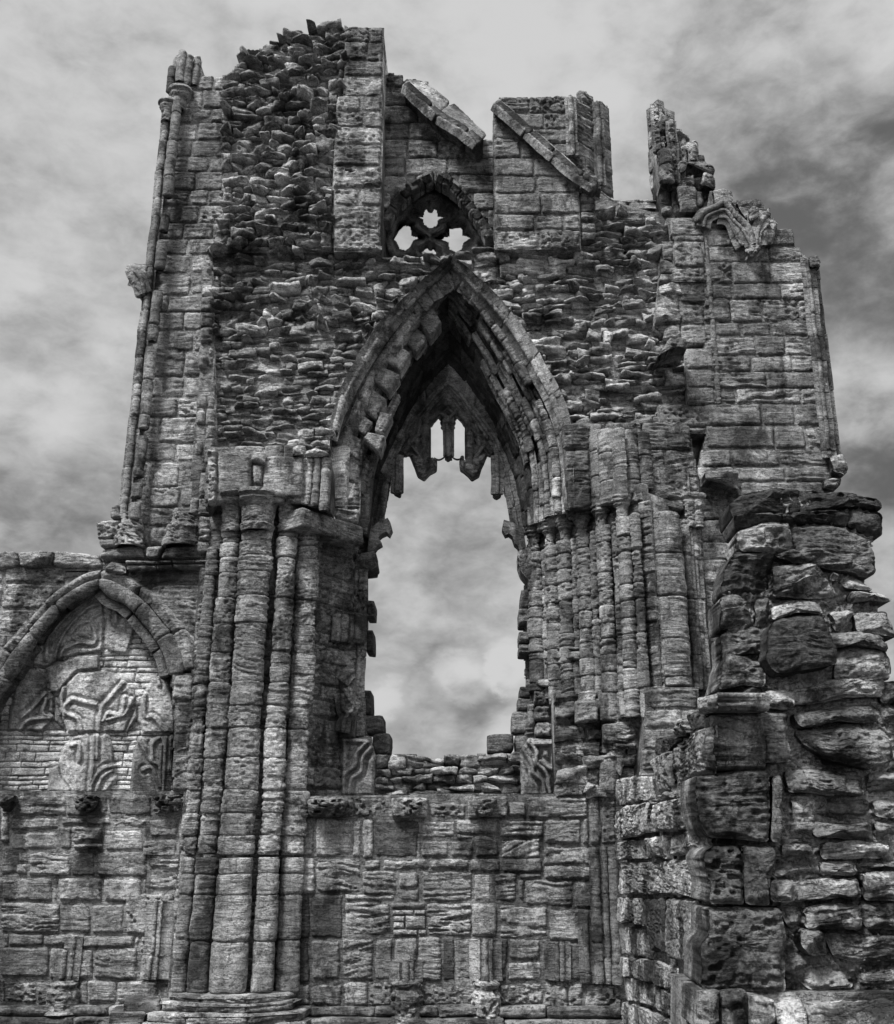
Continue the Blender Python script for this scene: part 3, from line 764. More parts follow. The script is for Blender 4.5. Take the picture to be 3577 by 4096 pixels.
band(m, a, b, (.4, .6), {'k': 'a', 't0': .4, 't1': .6}, hint=np.array([0, 5, 60])); a2 = np.array([FY(12.45).w(B_(1265, 712)), FY(12.45).w(B_(1345, 778)), FY(12.45).w(B_(1592, 778))]); band(m, a, a2, (.4, .7), {'k': 'a', 't0': .5, 't1': .7, 'rr': .01, 'rw': .01, 'dp': .3})
for i in range(5): m.pq(FY(11.95), P2(B_, 1180, 725 + i * 50, 1262, 770 + i * 50), {'k': 'w', 'dp': .4})
m.slab(FY(12.2), [FY(12.2).hit(p) for p in P2(B_, 1180, 720, 1600, 830, 1600, 1000, 1180, 1000)], .5)
m.build('window_sill', M_STONE, UW)
m = M(.014)
pj3 = PP(C_(495, 0)[0], 12.7, C_(560, 0)[0], 12.45, 600)
region(m, pj3, P2(C_, 493, 180, 515, 165, 562, 160, 560, 390, 585, 640, 522, 636), h=(.3, .45), w=(.3, .5), st='a', slab=.3)
region(m, FY(12.15), P2(C_, 560, 160, 580, 160, 632, 245, 640, 275, 668, 290, 700, 330, 760, 365, 785, 440, 850, 495, 862, 560, 855, 600, 800, 640, 760, 735, 580, 730, 560, 400), h=(.15, .3), w=(.15, .4), st={'k': 'B', 'fc': .12, 'of': .06}, slab=.5, tone=(.2, .4))
for (a, b, v0, v1, Yd) in ((558, 585, 150, 400, 12.1), (628, 660, 238, 560, 12.0), (655, 676, 280, 590, 12.05), (728, 770, 366, 450, 12.0), (690, 716, 330, 460, 12.05), (560, 640, 400, 570, 11.95)):
    shaft(m, FY(Yd), C_(a, 0)[0], C_(b, 0)[0], C_(0, 450)[1], C_(0, v0)[1], C_(0, v1)[1], h=(.2, .4), st='p')
for q in ((700, 455, 800, 450, 862, 495, 850, 530, 760, 490), (800, 500, 855, 510, 858, 590, 790, 560), (655, 470, 700, 440, 710, 480, 700, 505, 660, 510), (570, 540, 640, 540, 640, 572, 575, 570), (655, 585, 760, 580, 770, 720, 680, 722)): m.poly(FY(12.0), P2(C_, *q), {'k': 'B', 'fc': .1})
m.build('window_jamb', M_STONE, UW)

# --- right hand wall
pW = FY(11.95)
m = M()
region(m, pW, P2(C_, 800, 720, 850, 600, 930, 598, 962, 652, 1050, 646, 1095, 650, 1130, 700, 1185, 770, 1180, 812, 1275, 832, 1285, 905, 1345, 950, 1372, 945) + P2(F_, 1395, 0, 1430, 430, 1460, 690, 1470, 860, 1400, 900, 1540, 1020, 1540, 3680, 700, 3680, 760, 1000, 770, 760, 820, 560, 800, 0) + P2(C_, 790, 1060), h=(.2, .34), w=(.35, .95), slab=1.1, st='*', tone=(.3, .5))
for q in ((850, 605, 880, 598, 925, 598, 962, 650, 930, 690, 860, 690), (965, 655, 1050, 645, 1098, 652, 1135, 705, 1160, 740, 1110, 760, 1020, 740), (1110, 720, 1186, 770, 1170, 830, 1150, 890, 1090, 880, 1080, 800)): m.poly(FY(11.9), P2(C_, *q), {'k': 'B', 'fc': .05, 'dp': .4})
m.build('ashlar_facing', M_STONE, W)
m = M(.013)     # fragment of a blind arch with its corbel
pb = FY(11.86)
bar(m, pb, P2(C_, 765, 760, 800, 715, 860, 690, 905, 665, 930, 690, 975, 740, 1030, 800, 1062, 880), 26); bar(m, pb, P2(C_, 800, 790, 815, 740, 870, 712, 920, 710, 960, 760, 1010, 810, 1048, 885), 16); bar(m, pb, P2(C_, 880, 742, 930, 755, 965, 830, 1000, 890), 12)
bar(m, pb, P2(C_, 1072, 885, 1078, 820, 1100, 765, 1125, 735), 20); bar(m, pb, P2(C_, 1090, 880, 1098, 820, 1140, 780), 12)
m.poly(FY(11.8), P2(C_, 1035, 690, 1085, 685, 1090, 740, 1045, 750), {'k': 'p', 'fc': .08}); m.poly(FY(11.8), P2(C_, 1010, 905, 1040, 880, 1090, 882, 1100, 905, 1075, 920, 1070, 940, 1040, 945), {'k': 'p', 'fc': .1, 'dp': .2})
m.build('blind_arch_fragment', M_STONE, W)
m = M()
region(m, FY(11.92), P2(C_, 610, 735, 760, 735, 800, 750, 805, 860, 655, 870, 640, 830) , h=(.2, .3), w=(.3, .6), slab=.5)
region(m, FY(11.90), P2(C_, 650, 860, 800, 860, 808, 1070, 640, 1070), h=(.3, .42), w=(.9, 1), slab=.5, st='p'); region(m, FY(11.94), P2(C_, 668, 1070, 808, 1070, 822, 1400, 690, 1400), h=(.26, .36), w=(.9, 1), slab=.5, st='s')
region(m, FY(11.94), P2(F_, 705, 120, 845, 120, 862, 410, 722, 410), h=(.26, .36), w=(.9, 1), slab=.5, st='a'); region(m, FY(11.96), P2(F_, 565, 410, 865, 410, 868, 560, 575, 560), h=(.2, .36), w=(.4, .7), slab=.5, st='p')
region(m, FY(12.00), P2(C_, 590, 860, 655, 860, 670, 1070, 690, 1410, 540, 1300, 560, 1140), h=(.14, .3), w=(.2, .5), slab=.4, st='R')
m.poly(FY(11.6), P2(F_, 555, 170, 620, 70, 710, 80, 712, 130, 640, 125), {'k': 'p', 'fc': .15, 'dp': .4})
shaft(m, FY(11.97), C_(808, 0)[0], C_(838, 0)[0], C_(0, 1000)[1], C_(0, 770)[1], F_(0, 410)[1], h=(.3, .45))
m.build('quoin_column', M_STONE, W)
for (a, b, Yd) in ((1378, 1402, 11.85), (1400, 1432, 11.93)):
    m = M(.013); shaft(m, FY(Yd), F_(a, 0)[0], F_(b, 0)[0], F_(0, 100)[1], C_(0, 950)[1], F_(0, 690)[1], h=(.3, .45)); m.build('corner_shaft', M_STONE, W)
for q in ((1460, 685, 1525, 668, 1560, 755, 1520, 792, 1470, 770), (1440, 790, 1522, 795, 1518, 832, 1485, 860, 1430, 850), (1350, 945, 1405, 940, 1410, 1000, 1350, 1010)): m = M(.014); m.poly(FY(11.85), P2(F_ if q[0] != 1350 else C_, *q), {'k': 'B', 'dp': .5}); m.build('corbel', M_STONE, W)

# --- the arch
AR = bpy.data.objects.new('pointed_arch', None); COL.objects.link(AR); AR.location = FY(12.2).w(E_(820, 700)); adopt(AR, W)
# order curves in pixels (crop E), outermost first, from apex down
RT = [  # right side
    P2(E_, 835, 72, 905, 130, 1000, 222, 1100, 322, 1200, 450, 1285, 590, 1350, 700, 1410, 810, 1450, 920, 1468, 1030, 1478, 1180, 1484, 1430),
    P2(E_, 832, 125, 890, 175, 970, 265, 1050, 355, 1140, 470, 1220, 600, 1290, 730, 1345, 840, 1390, 950, 1425, 1070, 1440, 1220, 1450, 1450),
    P2(E_, 830, 185, 880, 240, 945, 320, 1010, 400, 1090, 520, 1165, 640, 1225, 760, 1280, 870, 1325, 980, 1360, 1100, 1380, 1240, 1390, 1470),
    P2(E_, 830, 260, 870, 310, 925, 380, 985, 465, 1050, 570, 1115, 690, 1170, 800, 1225, 910, 1270, 1020, 1300, 1130, 1320, 1260, 1330, 1500),
    P2(E_, 828, 350, 860, 400, 910, 480, 965, 570, 1020, 670, 1075, 775, 1125, 870, 1170, 960, 1215, 1060, 1245, 1160, 1262, 1290, 1270, 1520)]
LF = [
    P2(E_, 835, 72, 750, 145, 625, 262, 520, 365, 430, 465, 345, 590, 270, 720, 220, 840, 180, 975),
    P2(E_, 832, 125, 770, 180, 660, 290, 565, 395, 490, 500, 415, 620, 345, 750, 290, 870, 240, 985, 215, 1080),
    P2(E_, 830, 185, 780, 240, 700, 320, 620, 420, 545, 540, 480, 650, 410, 770, 355, 890, 315, 1000, 280, 1100, 245, 1250, 230, 1430),
    P2(E_, 830, 260, 790, 310, 735, 390, 665, 490, 600, 600, 540, 700, 480, 800, 430, 900, 395, 1000, 360, 1100, 325, 1260, 310, 1440),
    P2(E_, 828, 350, 800, 395, 745, 470, 690, 560, 640, 660, 590, 750, 535, 850, 495, 940, 465, 1030, 440, 1110, 405, 1240, 385, 1360, 375, 1500)]
YO = [12.06, 12.2, 12.44, 12.58, 12.74]
for side, CV in (('R', RT), ('L', LF)):
    cs = [wc(FY(y), c, 80) for y, c in zip(YO, CV)]
    for c_ in cs: c_[0, 0] += .03 if side == 'L' else -.03
    m = M(.013); h0, h1 = resample(cs[0], 100)[0], resample(cs[1], 100)[0]
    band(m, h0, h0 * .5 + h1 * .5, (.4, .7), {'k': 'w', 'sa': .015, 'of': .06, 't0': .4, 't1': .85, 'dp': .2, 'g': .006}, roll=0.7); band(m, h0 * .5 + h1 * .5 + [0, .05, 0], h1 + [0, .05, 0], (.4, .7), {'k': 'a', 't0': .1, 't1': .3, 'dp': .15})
    vo = h0 + (h0 - h1) * 1.5; vo[:, 1] = 12.2; band(m, vo[:(62 if side == 'L' else 45)], h0[:(62 if side == 'L' else 45)] + [0, .06, 0], (.09, .17), {'k': 'R', 'fc': .07, 't0': .4, 't1': 1, 'dp': .25})
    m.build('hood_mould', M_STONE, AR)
    m = M(.012)
    for k in (1, 2, 3):
        mid = lambda f: np.array([resample(cs[k], 100)[0] * (1 - f) + resample(cs[k + 1], 100)[0] * f])[0]
        d = .0 if side == 'R' else .12
        bk = cs[k].copy(); 
        b0, b1 = resample(cs[k], 100)[0], resample(cs[k + 1], 100)[0]; off = np.array([0, .13, 0])
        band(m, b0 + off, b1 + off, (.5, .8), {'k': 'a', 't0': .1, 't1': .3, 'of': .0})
        if side == 'R':
            band(m, mid(.04), mid(.58), (.2, .42), {'k': 'w', 't0': .3, 't1': .8, 'sa': .02, 'of': .06, 'g': .008}, roll=1, drop=.04)
            band(m, mid(.68), mid(.95), (.2, .4), {'k': 'w', 't0': .3, 't1': .7, 'of': .05, 'g': .008}, roll=.9, drop=.12)
        elif k == 1:
            band(m, mid(.3), mid(1.15) + [0, -.02, 0], (.3, .5), {'k': 'w', 'of': .06, 't0': .5, 't1': 1, 'sa': .008, 'fc': .05, 'dp': .3, 'rr': .04, 'rw': .03, 'g': .012}, drop=.05)
        else:
            band(m, mid(.1), mid(.62), (.3, .5), {'k': 'w', 'of': .04, 't0': .3, 't1': .75, 'sa': .015}, roll=.7, drop=.22)
            band(m, mid(.62), mid(.98), (.3, .5), {'k': 'w', 't0': .25, 't1': .6, 'sa': .015, 'of': .03}, roll=1, drop=.3)
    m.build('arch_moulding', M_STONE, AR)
    # soffit back to the window wall
    wo = (P2(E_, 800, 625, 870, 690, 950, 790, 1010, 880, 1070, 980, 1120, 1090, 1160, 1200, 1195, 1310, 1215, 1420, 1235, 1540) if side == 'R' else
          P2(E_, 835, 625, 765, 690, 680, 790, 620, 880, 560, 980, 510, 1080, 465, 1190, 430, 1300, 405, 1420, 385, 1540))
    cw = wc(FY(13.27), wo, 80)
    m = M(.016); a, b = resample(cs[4], 100)[0], resample(cw, 100)[0]
    for f0, f1 in ((0, .34), (.34, .67), (.67, 1)):
        band(m, a * (1 - f0) + b * f0, a * (1 - f1) + b * f1, (.25, .5), {'k': 'a', 't0': .0, 't1': .22, 'dp': .2, 'g': -.004})  # low tones paint the shade of the deep arch into the stone
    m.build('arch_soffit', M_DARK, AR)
m = M(.011)
for q in ((620, 345, 700, 268, 782, 400, 715, 480), (530, 465, 600, 385, 700, 480, 640, 560), (445, 600, 510, 505, 612, 570, 555, 665), (388, 712, 448, 640, 552, 690, 490, 780), (328, 865, 400, 760, 482, 812, 420, 925), (412, 990, 440, 880, 508, 902, 462, 1012),
          (272, 962, 325, 888, 402, 942, 350, 1020), (213, 1085, 248, 998, 335, 1040, 318, 1155), (178, 1240, 195, 1110, 320, 1180, 303, 1272), (174, 1372, 180, 1248, 305, 1282, 300, 1372), (345, 1040, 375, 1000, 470, 1030, 440, 1120)):
    m.pq(FY(12.36 if q[0] < 500 or q[0] > 600 else 12.42), P2(E_, *q), {'k': 'a', 'of': .02, 'fc': 0, 'fa': .01, 'sa': .01, 't0': .5, 't1': .9, 'dp': .3, 'co': .02, 'rr': .02, 'rw': .015})
m.build('voussoir', M_STONE, AR)
# rear arch ring: stones between the soffit and the tracery
RING = {}
for side in 'LR':
    inner = (P2(E_, 812, 790, 880, 860, 950, 955, 1010, 1030, 1060, 1105, 1100, 1190, 1130, 1290, 1150, 1400, 1168, 1480, 1185, 1560) if side == 'R' else
             P2(E_, 822, 790, 752, 860, 690, 935, 610, 1020, 560, 1095, 515, 1180, 487, 1290, 468, 1400, 445, 1500, 432, 1560))
    outer = (P2(E_, 805, 615, 880, 690, 960, 790, 1020, 880, 1080, 980, 1130, 1090, 1170, 1200, 1205, 1310, 1225, 1420, 1245, 1560) if side == 'R' else
             P2(E_, 830, 615, 755, 690, 670, 790, 610, 880, 550, 980, 500, 1080, 455, 1190, 420, 1300, 395, 1420, 375, 1560))
    m = M(.013); o_, i_ = resample(wc(FY(13.25), outer, 80), 100)[0], resample(wc(FY(13.33), inner, 80), 100)[0]
    f = lambda t: o_ * (1 - t) + i_ * t
    band(m, f(-.25), f(.5), (.4, .7), {'k': 'a', 'g': 0, 't0': .25, 't1': .6, 'dp': .3, 'of': .01}); band(m, f(.5) - [0, .02, 0], f(.72) - [0, .02, 0], (.4, .7), {'k': 'm', 't0': .3, 't1': .6}, roll=1)
    band(m, f(.72), f(1), (.4, .7), {'k': 'a', 't0': .2, 't1': .5, 'dp': .25}); g = f(1) + np.array([0, .3, 0]); band(m, f(1), g, (.4, .7), {'k': 'a', 't0': .1, 't1': .3})
    m.build('rear_arch_ring', M_STONE, AR)

# --- tracery of the great window
TR = bpy.data.objects.new('window_tracery', None); COL.objects.link(TR); TR.location = FY(13.43).w(E_(817, 1000)); adopt(TR, W)
lt = [(722, 1142), (722, 985), (714, 975), (727, 970), (738, 952), (734, 937), (745, 925), (765, 922), (779, 935), (773, 951), (786, 972), (776, 977), (791, 988), (790, 1132)]
h1 = [E_(*p) for p in lt]; h2 = [E_(1632 - x, y) for x, y in lt]; h3 = P2(E_, 817, 870, 832, 885, 818, 903, 802, 886)
low = P2(E_, 540, 1130, 575, 1125, 600, 1120, 625, 1160, 660, 1170, 705, 1150, 720, 1148, *[c for p in lt for c in p], 805, 1140, 816, 1150, 828, 1140, *[c for x, y in lt[::-1] for c in (1632 - x, y)], 914, 1148, 930, 1150, 975, 1170, 1010, 1160, 1035, 1122, 1060, 1125, 1095, 1130)
up = P2(E_, 1075, 1100, 1010, 1010, 950, 930, 880, 850, 817, 770, 752, 850, 690, 920, 610, 1000, 560, 1080)
m = M(); relief(m, FY(13.45), low + up, [h3, [E_(*p) for p in lt], h2], [P2(E_, 640, 1095, 660, 960, 672, 925), P2(E_, 994, 1095, 974, 960, 962, 925), P2(E_, 600, 1060, 640, 1110, 668, 1150), P2(E_, 1035, 1060, 995, 1110, 964, 1150)], th=.12, cw=14, cd=.08, lw=8, la=.04, lb=.06, tone=.4, step=2.6)
m.build('tracery_panel', M_STONE, TR)
for x0, x1, y0, y1 in ((800, 835, 920, 1140), (672, 718, 890, 1185), (912, 958, 890, 1185)):
    m = M(.011); shaft(m, FY(13.33), E_(x0, 0)[0], E_(x1, 0)[0], E_(0, 1000)[1], E_(0, y0)[1], E_(0, y1)[1], h=(.6, .9), st={'k': 'c', 't0': .4, 't1': .6}); m.pq(FY(13.36), P2(E_, x0 - 3, y0, x1 + 3, y1), {'k': 'c', 't0': .2, 't1': .4, 'dp': .2, 'rw': .02}); m.build('mullion', M_DARK, TR)
m = M(.012)
for p in ((815, 835, 700, 960, 620, 1060, 570, 1120), (817, 835, 935, 960, 1015, 1060, 1065, 1120)): bar(m, FY(13.33), P2(E_, *p), 26, {'k': 'c', 't0': .3, 't1': .6})
for p in ((797, 915, 765, 885, 722, 915), (837, 915, 869, 885, 912, 915), (600, 1060, 640, 1110, 670, 1150), (1035, 1060, 995, 1110, 962, 1150), (605, 1010, 655, 925), (1030, 1010, 978, 925)): bar(m, FY(13.35), P2(E_, *p), 14, {'k': 'c', 't0': .3, 't1': .6})
m.build('tracery_bar', M_DARK, TR)
for q in ((600, 1110, 640, 1130, 700, 1160, 758, 1150, 755, 1195, 720, 1215, 682, 1250, 645, 1228, 628, 1180), (1034, 1110, 995, 1130, 935, 1160, 876, 1150, 880, 1195, 912, 1215, 950, 1252, 990, 1228, 1006, 1180)):
    m = M(.011); m.poly(FY(13.33), P2(E_, *q), {'k': 'p', 'fc': .05, 'dp': .22, 't0': .4, 't1': .6})
    m.poly(FY(13.28), P2(E_, *((718, 1140, 738, 1135, 745, 1165, 720, 1170) if q[0] < 800 else (888, 1125, 905, 1125, 908, 1150, 880, 1150))), {'k': 'p', 'dp': .15}); m.build('tracery_pendant', M_STONE, TR)
for q in ((512, 1120, 560, 1120, 556, 1340, 548, 1352, 512, 1335), (1068, 1125, 1118, 1125, 1114, 1340, 1086, 1358, 1065, 1345)):
    m = M(.011); m.poly(FY(13.33), P2(E_, *q), {'k': 'c', 'dp': .2, 't0': .3, 't1': .5}); xc = 535 if q[0] < 800 else 1090
    bar(m, FY(13.32), P2(E_, xc, 1130, xc, 1342), 18); m.build('mullion_stub', M_STONE, TR)
cl = [P2(E_, 395, 1560, 440, 1525, 490, 1503, 505, 1530, 513, 1558, 497, 1592, 480, 1578, 455, 1590, 440, 1605, 458, 1638, 430, 1655, 415, 1680, 380, 1680), P2(E_, 1230, 1560, 1185, 1530, 1122, 1513, 1112, 1560, 1130, 1592, 1150, 1585, 1168, 1600, 1182, 1640, 1198, 1655, 1215, 1700, 1250, 1700)]
for c in cl: plate('cusp', FY(13.1), c, [], .2, .025, M_DARK, TR, .7)
m = M(.01)
def tube(m, pl, pts, r, tone=.5):
    c = wc(pl, pts, 30); th = np.linspace(0, 2 * math.pi, 7)[:-1]; V = []; Fs = []
    for i, p in enumerate(c):
        for t in th: V.append(p + r * np.array([0, math.cos(t), math.sin(t)]))
    for i in range(len(c) - 1):
        for j in range(6): Fs.append([i * 6 + j, i * 6 + (j + 1) % 6, (i + 1) * 6 + (j + 1) % 6, (i + 1) * 6 + j])
    m.raw(V, Fs, tone)
tube(m, FY(13.31), P2(E_, 740, 1148, 765, 1158, 790, 1148, 803, 1132), .014); tube(m, FY(13.31), P2(E_, 832, 1132, 850, 1150, 870, 1156, 892, 1150), .014); tube(m, FY(13.31), P2(E_, 892, 1150, 893, 1122), .012)
m.build('tie_rod', M_IRON, TR)

# --- block above the left capitals, the impost beam
m = M(.013)
pP = FY(11.62)
region(m, pP, P2(DD, 715, 1080, 760, 1075, 1270, 1120, 1270, 1370, 1130, 1350, 930, 1330, 760, 1370, 715, 1420), h=(.2, .3), w=(.2, .4), st='a', slab=1.2)
for q, s in (((725, 1085, 780, 1090, 780, 1380, 725, 1400), 'p'), ((785, 1110, 970, 1115, 968, 1330, 790, 1350), 'a'), ((1045, 1130, 1262, 1132, 1258, 1365, 1035, 1345), 'A'), ((980, 1120, 1050, 1122, 1048, 1175, 980, 1170), 'R'), ((975, 1180, 1038, 1180, 1035, 1290, 985, 1285), 'A')): m.pq(FY(11.56), P2(DD, *q), {'k': s, 'dp': .2})
m.poly(FY(11.55), P2(DD, 1200, 1090, 1240, 1078, 1265, 1130, 1195, 1135), 'B'); m.poly(FY(11.6), P2(DD, 1275, 1120, 1330, 1105, 1410, 1140, 1400, 1150, 1280, 1150), 'B')
for i in range(3): shaft(m, FY(11.62), *[DD(x, 0)[0] for x in ((1275, 1310), (1310, 1350), (1355, 1412))[i]], DD(0, 1300)[1], DD(0, 1145)[1], DD(0, (1400, 1415, 1440)[i])[1], h=(.8, .9))
m.pq(FY(11.68), P2(DD, 1275, 1140, 1410, 1145, 1410, 1430, 1275, 1395), {'k': 'a', 'dp': .5})
m.build('springer_block', M_STONE, W)
pJ = PP(D_(609, 0)[0], 12.02, D_(735, 0)[0], 12.9)
m = M(.013)
m.pq(pJ.back(-.3), P2(D_, 610, 1015, 733, 1055, 733, 1095, 604, 1055), {'k': 'a', 't0': .3, 't1': .4, 'dp': .35, 'co': .01, 'tl': 0})
m.build('impost_beam', M_STONE, W)
# springer stones on the left between the beam and the arch
m = M(.013)
region(m, FY(12.4), P2(E_, 180, 975, 250, 1000, 345, 1100, 330, 1200, 330, 1430, 300, 1500, 200, 1470, 170, 1420, 175, 1130), h=(.3, .5), w=(.25, .45), st='w', slab=.6)
region(m, FY(12.65), P2(E_, 320, 1180, 400, 1120, 390, 1300, 370, 1560, 290, 1520), h=(.2, .4), w=(.2, .3), st='w', slab=.4)
m.build('springer', M_STONE, W)

# --- left jamb below the beam
m = M(.014)
region(m, pJ, P2(D_, 600, 1058, 712, 1092, 712, 1400, 725, 1500, 742, 1600, 590, 1600), h=(.16, .34), w=(.25, .6), st='p', slab=.5, tone=(.2, .4))
m.build('window_jamb', M_STONE, W)
m = M(.014)
pK = FY(12.85)
m.pq(FY(13.0), P2(H_, 330, -40, 478, 200), {'k': 'w', 'dp': .3})
region(m, pK, P2(H_, 385, 70, 440, 130, 465, 240, 466, 500, 450, 640, 445, 850, 470, 1080, 520, 1200, 430, 1385, 330, 1385, 380, 600), h=(.2, .4), w=(.15, .3), st='w', slab=.35, tone=(.1, .3))
for x0, x1 in ((398, 425), (428, 458)): shaft(m, FY(12.8), H_(x0, 0)[0], H_(x1, 0)[0], H_(0, 400)[1], H_(0, 150)[1], H_(0, 1080)[1], h=(.3, .5), st='p')
for q in ((290, 460, 330, 600), (333, 460, 372, 605), (376, 465, 400, 610), (402, 460, 452, 615)): shaft(m, pJ.back(-.04), H_(q[0], 0)[0], H_(q[2], 0)[0], H_(0, 500)[1], H_(0, q[1])[1], H_(0, q[3])[1], h=(.6, .8))
for q, s in (((330, 150, 522, 235), 'p'), ((462, 382, 512, 470), 'p'), ((460, 530, 506, 648), 's'), ((445, 842, 497, 972), 's'), ((445, 972, 556, 1066), 's'), ((498, 1066, 594, 1172), 's'), ((596, 1172, 730, 1200), 's')): m.pq(FY(12.93), P2(H_, *q), {'k': s, 'dp': .45, 't0': .1, 't1': .4, 'co': .1})
m.poly(FY(12.8), P2(H_, 440, 150, 520, 130, 524, 215, 470, 240, 400, 235, 410, 190), {'k': 'p', 'fc': .1, 'dp': .4})
m.build('window_jamb', M_STONE, W)
m = M(.014)     # sill wall under the opening
region(m, FY(12.9), P2(H_, 480, 1200, 600, 1180, 730, 1198, 1030, 1198, 1250, 1185, 1300, 1230, 1300, 1400, 480, 1400), h=(.09, .15), w=(.16, .36), st='R', wav=.014, mort=(-.02, .02), slab=.6, tone=(.05, .3))
for q in ((596, 1172, 730, 1200), (838, 1190, 1060, 1215), (1030, 1165, 1080, 1200)): m.pq(FY(12.92), P2(H_, *q), {'k': 's', 'dp': .4, 't0': .15, 't1': .3})
m.build('window_sill', M_STONE, W)
# carved tracery slabs left standing on the sill
for k, (ol, bars) in enumerate((
        ((325, 1100, 345, 1080, 400, 1095, 470, 1092, 498, 1130, 512, 1180, 505, 1385, 320, 1385), ((335, 1090, 355, 1130, 350, 1380), (350, 1100, 430, 1105, 480, 1110), (470, 1110, 420, 1170, 410, 1230, 360, 1270, 345, 1330), (490, 1140, 450, 1190, 440, 1260, 390, 1300, 375, 1380))),
        ((1255, 1160, 1300, 1090, 1445, 1100, 1455, 1385, 1262, 1385), ((1300, 1110, 1340, 1160, 1345, 1220, 1390, 1270, 1410, 1370), (1275, 1150, 1320, 1230, 1325, 1270, 1370, 1310, 1385, 1375), (1330, 1120, 1430, 1120), (1430, 1120, 1432, 1250, 1360, 1210))))):
    m = M(.012); pt_ = FY(12.62 if k == 0 else 12.7); relief(m, pt_.back(.2), P2(H_, *ol), (), [(P2(H_, *b), 9) for b in bars], th=.2, lw=9, la=.04, lb=.05, tone=.4, step=2.6, back=.02, fa=.012, edge=.03)
    m.build('carved_tracery_slab', M_PALE, W)
m = M(.013)     # the carved strip above the left slab
m.pq(FY(12.55), P2(H_, 332, 735, 410, 735, 408, 1090, 325, 1090), {'k': 'a', 'dp': .3, 't0': .3, 't1': .5}); bar(m, FY(12.5), P2(H_, 345, 800, 380, 755, 405, 745), 20); bar(m, FY(12.5), P2(H_, 350, 840, 385, 900, 400, 935, 360, 990, 345, 1060), 22); bar(m, FY(12.5), P2(H_, 345, 860, 350, 940, 375, 960), 16)
m.build('carved_strip', M_STONE, W)

# --- left pier: clustered shafts, capitals, base
pL = FY(11.85)
m = M(.014); region(m, FY(11.98), P2(D_, 424, 1000, 610, 1000, 600, 1600, 575, 2010, 335, 2010, 365, 1600, 400, 1130), h=(.3, .45), w=(.2, .4), st='w', slab=.9, tone=(.1, .3)); m.build('pier_core', M_STONE, W)
vr = G_(0, 800)[1]
ROWS = [FY(11.85).hit((1000, v))[1] for v in [DD(0, y)[1] for y in (1590, 1700)] + [G_(0, y)[1] for y in (105, 268, 405, 548, 706, 872, 1000, 1125, 1285, 1462)] + [J_(0, y)[1] for y in (212, 335, 455, 545, 660, 912, 1200)]]
SH = [(G_(1085, 0)[0], G_(1160, 0)[0], 11.95, 'w', 1.0, False), (G_(1165, 0)[0], G_(1275, 0)[0], 11.85, 'w', 1.0, False), (G_(1278, 0)[0], G_(1462, 0)[0], 11.78, 'w', .9, True), (G_(1488, 0)[0], G_(1602, 0)[0], 11.84, 'w', 1, False), (G_(1606, 0)[0], G_(1728, 0)[0], 11.95, 'w', .7, False)]
for k, (a, b, Yd, s_, rl, fl) in enumerate(SH):
    m = M(.012); top = [DD(0, 1640)[1], DD(0, 1450)[1], DD(0, 1430)[1], DD(0, 1470)[1], DD(0, 1560)[1]][k]
    s0, s1 = shaft(m, FY(Yd), a, b, vr, top, J_(0, 440)[1], st={'k': 'w', 'fa': .018, 'pa': .02}, h=(.3, .42), roll=rl * .68, wob=.018, rows=ROWS); shaft(m, FY(Yd), a, b, vr, J_(0, 455)[1], J_(0, 1200)[1], st={'k': 'm', 'fa': .008}, h=(.5, .7), roll=rl * .72, wob=.008, fillet=fl, rows=ROWS)
    o = m.build('wall_shaft', M_STONE, W)
    if 1 <= k <= 3:
        m = M(.011); z = FY(Yd).hit((0, DD(0, 1360)[1]))[1]; r = (s1 - s0) / 2; c = ((s0 + s1) / 2, Yd - .02)
        lathe(m, c, [(r * 1.2, z + .04), (r * 1.5, z + .02), (r * 1.52, z - .02), (r * 1.28, z - .045), (r * 1.38, z - .075), (r * 1.25, z - .11), (r * 1.05, z - .16), (r * .98, z - .3), (r * .9, z - .36), (r * 1.06, z - .385), (r * 1.0, z - .42), (r * .95, z - .46)], 'c')
        m.build('capital', M_STONE, o)
m = M(.013)
for i, (zt, zb, ex) in enumerate(((.36, .30, .03), (.30, .22, .10), (.22, .13, .20), (.13, -.08, .24))):
    pts = [(-3.12 - ex, 12.1), (-3.0 - ex, 11.7 - ex), (-2.65 - ex * .5, 11.52 - ex), (-2.2 + ex * .3, 11.52 - ex), (-1.85 + ex, 11.75 - ex), (-1.8 + ex, 12.0)]
    xoff = pL.hit(J_(1280, 1200))[0] + 2.42
    for a, b in zip(pts[:-1], pts[1:]):
        a, b = (a[0] + xoff, a[1]), (b[0] + xoff, b[1]); L0 = math.dist(a, b); pl = Pl(a, (b[0] - a[0], b[1] - a[1])); off = .25
        for j in range(max(1, int(L0 / .5))):
            n_ = max(1, int(L0 / .5)); m.quad(pl, [(L0 * j / n_, zt + .02), (L0 * (j + 1) / n_, zt + .02), (L0 * (j + 1) / n_, zb), (L0 * j / n_, zb)], {'k': 's', 'sa': .02, 'dp': .35})
    pts = [(x + xoff, y) for x, y in pts]
    V = [(x, y, zt) for x, y in pts]; m.raw(V, [list(range(len(V)))], .45)
m.build('pier_base', M_STONE, W)

